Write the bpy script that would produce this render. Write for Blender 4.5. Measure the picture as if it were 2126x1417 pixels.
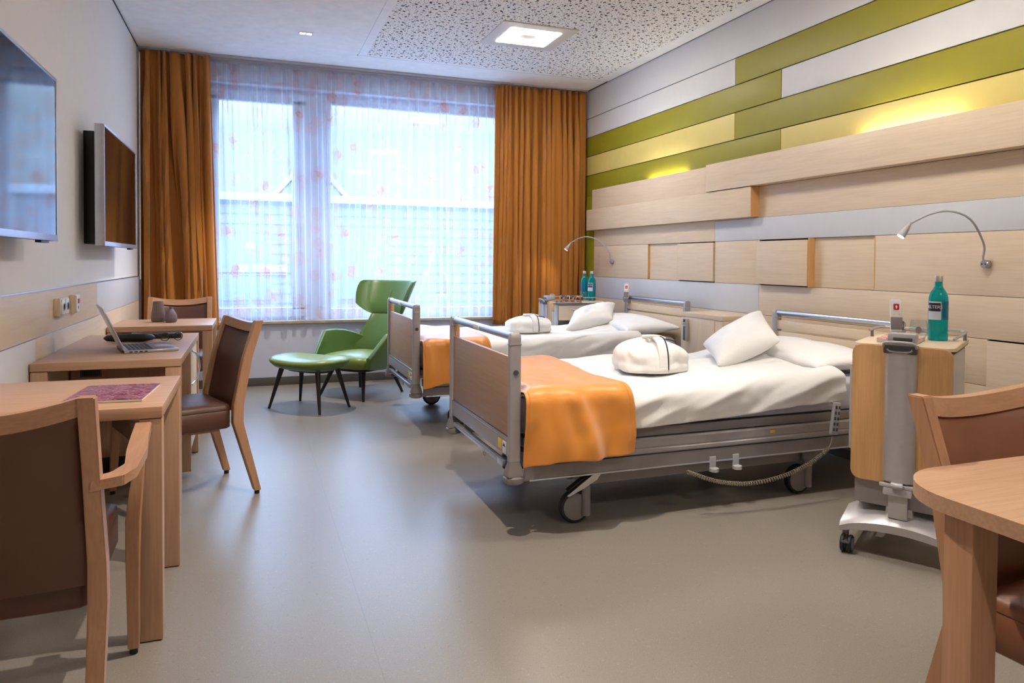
import bpy, bmesh, math, random
from mathutils import Vector, Matrix, noise
PI = math.pi
R = math.radians
sc = bpy.context.scene
for o in list(bpy.data.objects):
    bpy.data.objects.remove(o, do_unlink=True)
C = bpy.data.collections.new('room'); sc.collection.children.link(C)

# ------------------------------------------------------------------ camera
def camera():
    f = 1488.09; cx, cy = 1070.35, 577.29
    yaw, pitch, roll = 0.355041, -0.0236292, 0.00720386
    fwd = Vector((math.sin(yaw)*math.cos(pitch), math.cos(yaw)*math.cos(pitch), math.sin(pitch)))
    right = Vector((math.cos(yaw), -math.sin(yaw), 0)); up = right.cross(fwd)
    r2 = math.cos(roll)*right + math.sin(roll)*up
    u2 = -math.sin(roll)*right + math.cos(roll)*up
    cd = bpy.data.cameras.new('camera'); co = bpy.data.objects.new('camera', cd); C.objects.link(co)
    m = Matrix((r2, u2, -fwd)).transposed().to_4x4(); m.translation = Vector((0, 0, 1.2))
    co.matrix_world = m
    cd.sensor_width = 36; cd.sensor_fit = 'HORIZONTAL'
    cd.lens = f/2126*36
    cd.shift_x = (1063-cx)/2126; cd.shift_y = (cy-708.5)/2126
    cd.clip_start = .05; cd.clip_end = 200
    sc.camera = co
camera()

# ------------------------------------------------------------------ world, exposure
sc.view_settings.view_transform = 'Standard'
sc.view_settings.look = 'None'
sc.view_settings.gamma = 1
sc.view_settings.use_curve_mapping = False
sc.view_settings.exposure = 0.25
sc.cycles.use_denoising = True
sc.cycles.max_bounces = 10
sc.cycles.diffuse_bounces = 5
sc.cycles.transparent_max_bounces = 16
sc.cycles.sample_clamp_indirect = 6
w = bpy.data.worlds.new('daylight'); sc.world = w; w.use_nodes = True
bg = w.node_tree.nodes['Background']
# overcast dusk sky: pale at the horizon, much brighter and bluer overhead
wt = w.node_tree
tcw = wt.nodes.new('ShaderNodeTexCoord'); sxw = wt.nodes.new('ShaderNodeSeparateXYZ'); rw = wt.nodes.new('ShaderNodeValToRGB')
wt.links.new(tcw.outputs['Generated'], sxw.inputs[0]); wt.links.new(sxw.outputs[2], rw.inputs[0])
SKY = 17.0
el = rw.color_ramp.elements
for pos, c_ in ((.0, (.034, .044, .054)), (.17, (.038, .050, .063)), (.32, (.20, .30, .46)), (.50, (.38, .61, 1)), (1.0, (.38, .61, 1))):
    e_ = el.new(pos) if pos not in (0.0, 1.0) else (el[0] if pos == 0.0 else el[-1]); e_.color = (*c_, 1)
wt.links.new(rw.outputs[0], bg.inputs[0]); bg.inputs[1].default_value = SKY

def area(name, loc, rot, sx, sy, power, col, spread=PI, parent=None):
    l = bpy.data.lights.new(name, 'AREA'); l.shape = 'RECTANGLE'; l.size = sx; l.size_y = sy
    l.energy = power; l.color = col; l.spread = spread
    o = bpy.data.objects.new(name, l); C.objects.link(o); o.location = loc; o.rotation_euler = rot
    if parent: o.parent = parent
    return o
def spot(name, loc, rot, power, col, angle, blend=.5, rad=.03, parent=None):
    l = bpy.data.lights.new(name, 'SPOT'); l.energy = power; l.color = col; l.spot_size = angle
    l.spot_blend = blend; l.shadow_soft_size = rad
    o = bpy.data.objects.new(name, l); C.objects.link(o); o.location = loc; o.rotation_euler = rot
    if parent: o.parent = parent
    return o
WARM = (1, .88, .77)
# daylight guide at the window opening (gives no light of its own)
po = area('window_sky_portal', (1.1, 7.36, 1.7), (R(-90), 0, 0), 3.1, 2.3, 1, (1, 1, 1)); po.data.cycles.is_portal = True

# ------------------------------------------------------------------ materials
def srgb(r, g, b):
    f = lambda c: (c/255/12.92) if c/255 <= .04045 else ((c/255+.055)/1.055)**2.4
    return (f(r), f(g), f(b), 1)
MATS = {}
def nt(name):
    m = bpy.data.materials.new(name); m.use_nodes = True
    t = m.node_tree; b = t.nodes['Principled BSDF']
    return m, t, b
def N(t, kind, **kw):
    n = t.nodes.new(kind)
    for k, v in kw.items():
        if k.startswith('i_'): n.inputs[k[2:].replace('_', ' ')].default_value = v
        else: setattr(n, k, v)
    return n
def L(t, a, b): t.links.new(a, b)
def coords(t, scale=(1, 1, 1), kind='Object', rot=(0, 0, 0)):
    tc = N(t, 'ShaderNodeTexCoord'); mp = N(t, 'ShaderNodeMapping')
    mp.inputs['Scale'].default_value = scale; mp.inputs['Rotation'].default_value = rot
    L(t, tc.outputs[kind], mp.inputs['Vector']); return mp.outputs['Vector']
def mixc(t, fac, a, b, blend='MIX'):
    n = N(t, 'ShaderNodeMix', data_type='RGBA', blend_type=blend)
    for s, v in ((n.inputs[0], fac), (n.inputs[6], a), (n.inputs[7], b)):
        if hasattr(v, 'is_linked') or hasattr(v, 'links'): L(t, v, s)
        else: s.default_value = v
    return n.outputs[2]
def ramp(t, src, stops):
    r = N(t, 'ShaderNodeValToRGB')
    el = r.color_ramp.elements
    while len(el) < len(stops): el.new(.5)
    for e, (p, c) in zip(el, stops): e.position = p; e.color = c if len(c) == 4 else (*c, 1)
    L(t, src, r.inputs[0]); return r.outputs[0]
def bump(t, b, src, strength=.2, dist=.01):
    n = N(t, 'ShaderNodeBump'); n.inputs['Strength'].default_value = strength; n.inputs['Distance'].default_value = dist
    L(t, src, n.inputs['Height']); L(t, n.outputs[0], b.inputs['Normal'])
def plain(name, col, rough=.5, metal=0, spec=.5, var=.04, scale=12, bmp=0, bscale=200, coat=0):
    m, t, b = nt(name)
    v = coords(t)
    n = N(t, 'ShaderNodeTexNoise', i_Scale=scale, i_Detail=3); L(t, v, n.inputs['Vector'])
    c2 = tuple(min(1, x*(1+var)) for x in col[:3])+(1,); c1 = tuple(x*(1-var) for x in col[:3])+(1,)
    L(t, ramp(t, n.outputs[0], [(.3, c1), (.7, c2)]), b.inputs['Base Color'])
    b.inputs['Roughness'].default_value = rough; b.inputs['Metallic'].default_value = metal
    b.inputs['Specular IOR Level'].default_value = spec
    b.inputs['Coat Weight'].default_value = coat
    if bmp:
        k = N(t, 'ShaderNodeTexNoise', i_Scale=bscale, i_Detail=2); L(t, v, k.inputs['Vector'])
        bump(t, b, k.outputs[0], bmp, .002)
    MATS[name] = m; return m
def wood(name, col, dark, axis='x', rough=.38, scale=1, amount=.5, spec=.4, fine_=.6):
    m, t, b = nt(name)
    s = {'x': (1.2, 14, 14), 'y': (14, 1.2, 14), 'z': (14, 14, 1.2)}[axis]
    v = coords(t, tuple(k*scale for k in s))
    n = N(t, 'ShaderNodeTexNoise', i_Scale=1.6, i_Detail=6, i_Roughness=.6, i_Distortion=.8); L(t, v, n.inputs['Vector'])
    s2 = {'x': (5, 130, 130), 'y': (130, 5, 130), 'z': (130, 130, 5)}[axis]
    v2 = coords(t, tuple(k*scale for k in s2))
    n2 = N(t, 'ShaderNodeTexNoise', i_Scale=1, i_Detail=3); L(t, v2, n2.inputs['Vector'])
    c1 = ramp(t, n.outputs[0], [(.32, dark), (.62, col)])
    base = mixc(t, amount, col, c1)
    fine = ramp(t, n2.outputs[0], [(.35, (.82, .80, .78)), (.6, (1, 1, 1))])
    L(t, mixc(t, fine_, base, fine, 'MULTIPLY'), b.inputs['Base Color'])
    b.inputs['Roughness'].default_value = rough; b.inputs['Specular IOR Level'].default_value = spec
    bump(t, b, n2.outputs[0], .04, .001)
    MATS[name] = m; return m
def metalm(name, col, rough=.35, metal=.9):
    return plain(name, col, rough, metal, var=.03, scale=30)
def emis(name, col, strength):
    m, t, b = nt(name)
    b.inputs['Base Color'].default_value = (*col, 1)
    n = N(t, 'ShaderNodeTexNoise', i_Scale=5); L(t, coords(t), n.inputs['Vector'])
    c = ramp(t, n.outputs[0], [(.3, tuple(x*.98 for x in col)), (.7, col)])
    L(t, c, b.inputs['Emission Color']); b.inputs['Emission Strength'].default_value = strength
    MATS[name] = m; return m

beech, beech_d = srgb(192, 154, 124), srgb(176, 136, 106)
for ax in 'xyz': wood('beech_'+ax, beech, beech_d, ax)
for ax in 'xyz': wood('chair_'+ax, srgb(186, 142, 110), srgb(166, 120, 88), ax, .35)
maple, maple_d = srgb(224, 203, 174), srgb(208, 182, 148)
for ax in 'xyz': wood('maple_'+ax, maple, maple_d, ax, .42, amount=.35, fine_=.28)
wood('bed_panel_shaded_y', srgb(176, 144, 120), srgb(160, 128, 104), 'y', .42, amount=.4, fine_=.4)  # footboard wood, darkened to carry the shade on that face
wood('flap_z', srgb(205, 160, 108), srgb(188, 140, 88), 'z', .4)
wood('edge_orange', srgb(214, 165, 108), srgb(200, 148, 90), 'z', .5)
wood('sill_x', srgb(205, 185, 160), srgb(190, 168, 140), 'x')
plain('wall_paint', srgb(228, 225, 222), .85, var=.01)
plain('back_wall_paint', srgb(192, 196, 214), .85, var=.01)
plain('ceiling_paint', srgb(243, 242, 242), .9)
plain('panel_white', srgb(214, 211, 208), .55, var=.015)
plain('panel_grey', srgb(206, 206, 208), .5, var=.015)
plain('panel_olive', srgb(148, 140, 28), .5, var=.02)
plain('panel_yellow', srgb(216, 196, 112), .5, var=.02)
plain('joint_brown', srgb(70, 45, 32), .8)
plain('shadow_gap', srgb(60, 58, 56), .9)
plain('skirting', srgb(84, 80, 74), .6)
plain('leather_brown', srgb(88, 56, 42), .42, bmp=.12, bscale=500, var=.06)
plain('leather_brown_lit', srgb(132, 82, 56), .42, bmp=.12, bscale=500, var=.06)  # the brown chair leather with strong lamp light painted into its colour
plain('leather_green', srgb(80, 112, 56), .36, bmp=.10, bscale=500, var=.04)
plain('leather_lime', srgb(124, 142, 66), .34, bmp=.10, bscale=500, var=.04)
plain('black_wood', srgb(24, 23, 24), .45)
plain('black_plastic', srgb(22, 22, 24), .4)
plain('dark_rubber', srgb(28, 28, 30), .6)
plain('grey_plastic', srgb(128, 122, 122), .45)
plain('dark_grey_plastic', srgb(78, 76, 78), .5)
plain('light_grey_plastic', srgb(176, 174, 178), .4)
plain('white_plastic', srgb(228, 226, 222), .35)
plain('cream_plastic', srgb(222, 205, 180), .35)
plain('red_plastic', srgb(190, 28, 34), .4)
plain('yellow_sticker', srgb(240, 200, 40), .5)
plain('blue_print', srgb(40, 60, 120), .5)
plain('navy_piping', srgb(26, 28, 48), .7)
plain('mattress_grey', srgb(190, 190, 204), .7, bmp=.15, bscale=300)
plain('vase_clay', srgb(112, 98, 92), .5)
plain('vase_mauve', srgb(116, 100, 106), .5)
plain('paper', srgb(226, 218, 208), .8)
metalm('bed_metal', srgb(172, 168, 170), .38, .35)
metalm('bed_metal_dark', srgb(142, 137, 137), .42, .3)
metalm('aluminium', srgb(196, 198, 206), .28, .9)
metalm('chrome', srgb(214, 214, 220), .16, 1)
metalm('trolley_silver', srgb(188, 186, 188), .36, .5)
metalm('brass_cap', srgb(206, 200, 190), .35, .9)
plain('frame_blue_white', srgb(206, 212, 226), .5)
plain('screen', srgb(10, 11, 14), .06, spec=.9, var=0)
emis('led_tile', (1, .95, .90), 70)
emis('lamp_glow', (1, .88, .68), 26)
emis('spot_glow', (1, .9, .76), 30)
emis('street_glow', (1, .85, .6), 6)
# outside
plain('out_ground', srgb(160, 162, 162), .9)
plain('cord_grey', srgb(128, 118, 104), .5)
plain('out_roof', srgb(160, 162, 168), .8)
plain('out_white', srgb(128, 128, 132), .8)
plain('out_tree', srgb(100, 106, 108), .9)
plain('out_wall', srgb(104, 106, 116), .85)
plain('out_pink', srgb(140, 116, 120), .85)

# floor: speckled vinyl sheet with seams
m, t, b = nt('vinyl_floor')
v = coords(t)
n1 = N(t, 'ShaderNodeTexNoise', i_Scale=260, i_Detail=2); L(t, v, n1.inputs['Vector'])
n2 = N(t, 'ShaderNodeTexNoise', i_Scale=1.2, i_Detail=3); L(t, v, n2.inputs['Vector'])
vo = N(t, 'ShaderNodeTexVoronoi', i_Scale=170); L(t, v, vo.inputs['Vector'])
c = ramp(t, n1.outputs[0], [(.30, srgb(112, 104, 94)), (.45, srgb(130, 124, 116)), (.62, srgb(136, 130, 121)), (.8, srgb(170, 164, 154))])
c = mixc(t, .35, c, ramp(t, vo.outputs['Color'], [(.0, srgb(96, 88, 80)), (.12, srgb(147, 138, 126)), (.86, srgb(149, 140, 128)), (1, srgb(182, 174, 162))]))
wv = N(t, 'ShaderNodeSeparateXYZ'); L(t, v, wv.inputs[0])
def seam(pos):
    a = N(t, 'ShaderNodeMath', operation='SUBTRACT'); L(t, wv.outputs[0], a.inputs[0]); a.inputs[1].default_value = pos
    a2 = N(t, 'ShaderNodeMath', operation='ABSOLUTE'); L(t, a.outputs[0], a2.inputs[0])
    a3 = N(t, 'ShaderNodeMath', operation='LESS_THAN'); L(t, a2.outputs[0], a3.inputs[0]); a3.inputs[1].default_value = .0013
    return a3.outputs[0]
for s_ in (.36, 2.36): c = mixc(t, seam(s_), c, srgb(128, 120, 112))
L(t, c, b.inputs['Base Color'])
b.inputs['Roughness'].default_value = .33
b.inputs['Specular IOR Level'].default_value = .38
bump(t, b, n1.outputs[0], .03, .001)
MATS['vinyl_floor'] = m

# perforated acoustic plasterboard
m, t, b = nt('acoustic_board')
v = coords(t)
col = None
for sc_, th in ((12, .125), (17, .115), (36, .14)):
    vo = N(t, 'ShaderNodeTexVoronoi', i_Scale=sc_, voronoi_dimensions='2D'); vo.inputs['Randomness'].default_value = .85
    mp = N(t, 'ShaderNodeMapping'); mp.inputs['Location'].default_value = (sc_*1.37, sc_*.71, 0); L(t, v, mp.inputs['Vector'])
    L(t, mp.outputs[0], vo.inputs['Vector'])
    r_ = ramp(t, vo.outputs['Distance'], [(th-.012, (.02, .02, .02)), (th+.012, (1, 1, 1))])
    col = r_ if col is None else mixc(t, 1, col, r_, 'MULTIPLY')
L(t, mixc(t, 1, srgb(243, 241, 240), col, 'MULTIPLY'), b.inputs['Base Color']); b.inputs['Roughness'].default_value = .9
MATS['acoustic_board'] = m

# orange curtain
m, t, b = nt('curtain_ochre')
v = coords(t, (200, 200, 200))
n1 = N(t, 'ShaderNodeTexNoise', i_Scale=2); L(t, v, n1.inputs['Vector'])
L(t, ramp(t, n1.outputs[0], [(.3, srgb(176, 108, 20)), (.7, srgb(188, 118, 26))]), b.inputs['Base Color'])
b.inputs['Roughness'].default_value = .62; b.inputs['Sheen Weight'].default_value = .3
tr = N(t, 'ShaderNodeBsdfTranslucent'); tr.inputs[0].default_value = srgb(220, 140, 20)
mx = N(t, 'ShaderNodeMixShader'); mx.inputs[0].default_value = .16
L(t, b.outputs[0], mx.inputs[1]); L(t, tr.outputs[0], mx.inputs[2])
L(t, mx.outputs[0], t.nodes['Material Output'].inputs['Surface'])
MATS['curtain_ochre'] = m

# sheer voile with ginkgo leaf print (UV = metres along and up the cloth)
m, t, b = nt('voile')
v = coords(t, (.62, 1, 1), 'UV')
def leaf(scale, off):
    mp = N(t, 'ShaderNodeMapping'); mp.inputs['Location'].default_value = off; L(t, v, mp.inputs['Vector'])
    ns = N(t, 'ShaderNodeTexNoise', i_Scale=9, i_Detail=3); L(t, mp.outputs[0], ns.inputs['Vector'])
    ad = N(t, 'ShaderNodeVectorMath', operation='MULTIPLY_ADD'); L(t, ns.outputs['Color'], ad.inputs[0])
    ad.inputs[1].default_value = (.13, .13, 0); L(t, mp.outputs[0], ad.inputs[2])
    vo = N(t, 'ShaderNodeTexVoronoi', i_Scale=scale, voronoi_dimensions='2D'); vo.inputs['Randomness'].default_value = .8; L(t, ad.outputs[0], vo.inputs['Vector'])
    sh = ramp(t, vo.outputs['Distance'], [(.0, (.60,)*3), (.14, (.30,)*3), (.22, (.42,)*3), (.27, (.55,)*3), (.31, (0,)*3)])
    sx = N(t, 'ShaderNodeSeparateColor'); L(t, vo.outputs['Color'], sx.inputs[0])
    keep = ramp(t, sx.outputs[0], [(.42, (0,)*3), (.46, (1,)*3)])
    return mixc(t, 1, sh, keep, 'MULTIPLY')
lf = mixc(t, 1, leaf(4.6, (0, 0, 0)), leaf(5.2, (3.3, 1.7, 0)), 'ADD')
white = N(t, 'ShaderNodeBsdfDiffuse'); tl = N(t, 'ShaderNodeBsdfTranslucent'); tp = N(t, 'ShaderNodeBsdfTransparent')
cc = mixc(t, lf, (.80, .83, .92, 1), srgb(226, 150, 126))
L(t, cc, white.inputs[0]); L(t, cc, tl.inputs[0]); tp.inputs[0].default_value = (1, 1, 1, 1)
m1 = N(t, 'ShaderNodeMixShader'); m1.inputs[0].default_value = .6; L(t, white.outputs[0], m1.inputs[1]); L(t, tl.outputs[0], m1.inputs[2])
op = ramp(t, lf, [(0, (.36,)*3), (1, (.58,)*3)])
lw = N(t, 'ShaderNodeLayerWeight', i_Blend=.5)
gz = ramp(t, lw.outputs['Facing'], [(.2, (0, 0, 0)), (.85, (.6, .6, .6))])
op = mixc(t, 1, op, gz, 'ADD')
m2 = N(t, 'ShaderNodeMixShader'); L(t, op, m2.inputs[0]); L(t, tp.outputs[0], m2.inputs[1]); L(t, m1.outputs[0], m2.inputs[2])
L(t, m2.outputs[0], t.nodes['Material Output'].inputs['Surface'])
MATS['voile'] = m

# clear glass (thin) and drinking glass
def glassm(name, tint, refl=.08):
    m, t, b = nt(name)
    tp = N(t, 'ShaderNodeBsdfTransparent'); tp.inputs[0].default_value = tint
    gl = N(t, 'ShaderNodeBsdfGlossy'); gl.inputs['Roughness'].default_value = .02
    fr = N(t, 'ShaderNodeLayerWeight'); fr.inputs[0].default_value = .5
    pw = N(t, 'ShaderNodeMath', operation='POWER'); pw.inputs[1].default_value = 4; L(t, fr.outputs['Facing'], pw.inputs[0])
    ml = N(t, 'ShaderNodeMath', operation='MULTIPLY'); ml.inputs[1].default_value = .55; L(t, pw.outputs[0], ml.inputs[0])
    ad = N(t, 'ShaderNodeMath', operation='ADD'); ad.inputs[1].default_value = refl; L(t, ml.outputs[0], ad.inputs[0])
    mx = N(t, 'ShaderNodeMixShader'); L(t, ad.outputs[0], mx.inputs[0]); L(t, tp.outputs[0], mx.inputs[1]); L(t, gl.outputs[0], mx.inputs[2])
    L(t, mx.outputs[0], t.nodes['Material Output'].inputs['Surface']); MATS[name] = m
glassm('window_glass', (.97, .99, 1, 1), .03)
glassm('drinking_glass', (.95, .97, .98, 1), .04)
m, t, b = nt('teal_glass')
n1 = N(t, 'ShaderNodeTexNoise', i_Scale=6); L(t, coords(t), n1.inputs['Vector'])
L(t, ramp(t, n1.outputs[0], [(.3, (.0, .42, .44, 1)), (.7, (.0, .50, .50, 1))]), b.inputs['Base Color'])
b.inputs['Roughness'].default_value = .05; b.inputs['Transmission Weight'].default_value = .65; b.inputs['IOR'].default_value = 1.35
MATS['teal_glass'] = m
# white bed linen, terry, orange satin
def cloth(name, col, rough, bs, bstr, sheen=0.1, wr=0.0):
    m, t, b = nt(name)
    v = coords(t)
    n = N(t, 'ShaderNodeTexNoise', i_Scale=bs, i_Detail=3); L(t, v, n.inputs['Vector'])
    L(t, ramp(t, n.outputs[0], [(.3, tuple(x*.97 for x in col[:3])), (.7, col)]), b.inputs['Base Color'])
    b.inputs['Roughness'].default_value = rough; b.inputs['Sheen Weight'].default_value = sheen
    bump(t, b, n.outputs[0], bstr, .003)
    MATS[name] = m
cloth('linen_white', srgb(242, 241, 238), .75, 260, .15)
cloth('pillow_white', srgb(244, 243, 241), .75, 260, .12)
cloth('terry_white', srgb(246, 245, 242), .9, 420, .5)
cloth('satin_orange', srgb(232, 148, 52), .40, 500, .05, .5)
# printed covers
def cover(name, stops, scale, dist=1.5, stretch=(1, 1, 1)):
    m, t, b = nt(name)
    n = N(t, 'ShaderNodeTexNoise', i_Scale=scale, i_Detail=5, i_Distortion=dist); L(t, coords(t, stretch), n.inputs['Vector'])
    L(t, ramp(t, n.outputs[0], stops), b.inputs['Base Color']); b.inputs['Roughness'].default_value = .35
    MATS[name] = m
cover('cover_pink', [(.30, srgb(30, 20, 28)), (.42, srgb(80, 58, 72)), (.50, srgb(196, 120, 148)), (.56, srgb(60, 40, 52)), (.64, srgb(150, 50, 76)), (.74, srgb(120, 110, 130))], 20, 1.8, (1, 1.6, 1))
cover('cover_red', [(.42, srgb(196, 60, 54)), (.5, srgb(232, 150, 140)), (.58, srgb(240, 220, 210))], 30, 0)
cover('cover_brown', [(.35, srgb(40, 26, 34)), (.5, srgb(120, 76, 60)), (.6, srgb(214, 190, 160)), (.7, srgb(90, 60, 60))], 24)
cover('keypad', [(.4, srgb(40, 56, 66)), (.6, srgb(90, 110, 118))], 160, 0)

# ------------------------------------------------------------------ geometry helpers
class M:
    def __init__(s): s.b = bmesh.new(); s.uv = None
    def _bev(s, vs, bev, seg=2):
        if bev > 0:
            es = list({e for v in vs for e in v.link_edges})
            bmesh.ops.bevel(s.b, geom=es, offset=bev, segments=seg, affect='EDGES', profile=.6)
    def box(s, x0, x1, y0, y1, z0, z1, bev=.002, mat=None):
        r = bmesh.ops.create_cube(s.b, size=1)['verts']
        for v in r:
            v.co = Vector((x0+(v.co.x+.5)*(x1-x0), y0+(v.co.y+.5)*(y1-y0), z0+(v.co.z+.5)*(z1-z0)))
            if mat: v.co = mat @ v.co
        s._bev(r, min(bev, .45*min(abs(x1-x0), abs(y1-y0), abs(z1-z0)))); return s
    def bar(s, a, b_, wx, wy, bev=.003, ref=(0, 0, 1), wx2=None, wy2=None):
        a, b_ = Vector(a), Vector(b_); d = (b_-a).normalized(); ref = Vector(ref)
        if abs(d.dot(ref)) > .98: ref = Vector((0, 1, 0))
        x = ref.cross(d).normalized(); y = d.cross(x)
        wx2 = wx if wx2 is None else wx2; wy2 = wy if wy2 is None else wy2
        vs = []
        for p, ux, uy in ((a, wx, wy), (b_, wx2, wy2)):
            for sx, sy in ((-1, -1), (1, -1), (1, 1), (-1, 1)):
                vs.append(s.b.verts.new(p+x*sx*ux/2+y*sy*uy/2))
        f = [(3, 2, 1, 0), (4, 5, 6, 7)]+[(i, (i+1) % 4, (i+1) % 4+4, i+4) for i in range(4)]
        for q in f: s.b.faces.new([vs[i] for i in q])
        s._bev(vs, bev); return s
    def loft(s, rings, cap=True, closed=True):
        vr = [[s.b.verts.new(Vector(p)) for p in r] for r in rings]
        n = len(vr[0])
        for i in range(len(vr)-1):
            for j in range(n if closed else n-1):
                k = (j+1) % n
                s.b.faces.new((vr[i][j], vr[i][k], vr[i+1][k], vr[i+1][j]))
        if cap and closed:
            s.b.faces.new(list(reversed(vr[0]))); s.b.faces.new(vr[-1])
        return s
    def tube(s, pts, r, n=10, cap=True, flat=None):
        pts = [Vector(p) for p in pts]; rings = []
        rr = r if isinstance(r, (list, tuple)) else [r]*len(pts)
        prev = None
        for i, p in enumerate(pts):
            d = (pts[min(i+1, len(pts)-1)]-pts[max(i-1, 0)]).normalized()
            if prev is None:
                u = Vector((0, 0, 1)).cross(d)
                if u.length < .1: u = Vector((1, 0, 0)).cross(d)
                u.normalize()
            else:
                u = (prev-d*prev.dot(d)).normalized()
            prev = u; w_ = d.cross(u)
            rings.append([p+(u*math.cos(2*PI*k/n)+w_*math.sin(2*PI*k/n)*(flat or 1))*rr[i] for k in range(n)])
        return s.loft(rings, cap)
    def cyl(s, a, b_, r, r2=None, n=20): return s.tube([a, b_], [r, r if r2 is None else r2], n)
    def lathe(s, prof, n=28, loc=(0, 0, 0), axis='z', ribs=0, ramp_=0):
        loc = Vector(loc); rings = []
        for r, z in prof:
            ring = []
            for k in range(n):
                a = 2*PI*k/n; q = r*(1+ramp_*math.cos(ribs*a)) if ribs else r
                p = Vector((q*math.cos(a), q*math.sin(a), z))
                if axis == 'x': p = Vector((p.z, p.x, p.y))
                if axis == 'y': p = Vector((p.x, p.z, p.y))
                ring.append(loc+p)
            rings.append(ring)
        return s.loft(rings)
    def prism(s, poly, h0, h1, plane='xy', bev=0, mat=None):
        def P_(p, h):
            q = {'xy': (p[0], p[1], h), 'xz': (p[0], h, p[1]), 'yz': (h, p[0], p[1])}[plane]
            q = Vector(q); return mat @ q if mat else q
        lo = [s.b.verts.new(P_(p, h0)) for p in poly]; hi = [s.b.verts.new(P_(p, h1)) for p in poly]
        n = len(poly)
        for i in range(n): s.b.faces.new((lo[i], lo[(i+1) % n], hi[(i+1) % n], hi[i]))
        f1 = s.b.faces.new(list(reversed(lo))); f2 = s.b.faces.new(hi)
        if bev:
            es = list(f1.edges)+list(f2.edges)
            bmesh.ops.bevel(s.b, geom=es, offset=bev, segments=2, affect='EDGES', profile=.6)
        return s
    def grid(s, fn, nu, nv, uv=None):
        vs = [[s.b.verts.new(Vector(fn(i/nu, j/nv))) for j in range(nv+1)] for i in range(nu+1)]
        lay = s.b.loops.layers.uv.verify() if uv else None
        for i in range(nu):
            for j in range(nv):
                f = s.b.faces.new((vs[i][j], vs[i+1][j], vs[i+1][j+1], vs[i][j+1]))
                if uv:
                    for lp, (a, b_) in zip(f.loops, ((i, j), (i+1, j), (i+1, j+1), (i, j+1))):
                        lp[lay].uv = uv(a/nu, b_/nv)
        return s
    def xf(s, mat): bmesh.ops.transform(s.b, matrix=mat, verts=s.b.verts); return s
    def build(s, name, mat, parent=None, smooth=35, loc=None, label=None, mods=None):
        bmesh.ops.recalc_face_normals(s.b, faces=s.b.faces)
        me = bpy.data.meshes.new(name); s.b.to_mesh(me); s.b.free()
        if smooth:
            me.shade_smooth(); me.set_sharp_from_angle(angle=R(smooth))
        for k in (mat if isinstance(mat, (list, tuple)) else [mat]): me.materials.append(MATS[k])
        o = bpy.data.objects.new(name, me); C.objects.link(o)
        if parent: o.parent = parent
        if loc: o.location = loc
        if label: o['label'] = label
        for k, kw in (mods or []):
            md = o.modifiers.new(k.lower(), k)
            for a, v_ in kw.items(): setattr(md, a, v_)
        return o
def tag(o, label, cat, group=None):
    o['label'] = label; o['category'] = cat
    if group: o['group'] = group
    return o
def thing(name, label, cat, loc=(0, 0, 0), rz=0, group=None):
    o = bpy.data.objects.new(name, None); C.objects.link(o); o.location = loc; o.rotation_euler = (0, 0, rz)
    o.empty_display_size = .1
    return tag(o, label, cat, group)
def struct(o): o['kind'] = 'structure'; return o
def dup(o, loc=None, rz=None, label=None, parent=None):
    c = o.copy(); C.objects.link(c); c.parent = parent
    if loc is not None: c.location = loc
    if rz is not None: c.rotation_euler = (0, 0, rz)
    if label: c['label'] = label
    for ch in list(o.children): dup(ch, parent=c)
    return c
def rrect(x0, x1, y0, y1, r, n=6):
    pts = []
    for cx, cy, a0 in ((x1-r, y0+r, -90), (x1-r, y1-r, 0), (x0+r, y1-r, 90), (x0+r, y0+r, 180)):
        for k in range(n+1):
            a = R(a0+90*k/n); pts.append((cx+r*math.cos(a), cy+r*math.sin(a)))
    return pts
def bez(p, n=24):
    """Catmull-Rom through points"""
    p = [Vector(q) for q in p]; out = []
    for i in range(len(p)-1):
        a, b_, c, d = p[max(i-1, 0)], p[i], p[i+1], p[min(i+2, len(p)-1)]
        for k in range(n):
            t_ = k/n
            out.append(.5*((2*b_)+(-a+c)*t_+(2*a-5*b_+4*c-d)*t_*t_+(-a+3*b_-3*c+d)*t_**3))
    out.append(p[-1]); return out
def smooth01(x): x = max(0, min(1, x)); return x*x*(3-2*x)
def fbm(x, y, z=0, s=1): return noise.fractal(Vector((x*s, y*s, z)), 1, 2, 4)
def text_bm(body, size, depth=.0004):
    cu = bpy.data.curves.new('lettering', 'FONT'); cu.body = body; cu.size = size; cu.extrude = depth
    cu.align_x = 'CENTER'; cu.align_y = 'CENTER'
    o = bpy.data.objects.new('lettering', cu); C.objects.link(o)
    dg = bpy.context.evaluated_depsgraph_get(); me = bpy.data.meshes.new_from_object(o.evaluated_get(dg))
    g = M(); g.b.from_mesh(me); bpy.data.objects.remove(o); bpy.data.curves.remove(cu); bpy.data.meshes.remove(me)
    return g

XL, XR, YB, ZC = -.915, 3.455, 7.20, 3.045
YF = -2.6

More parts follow.
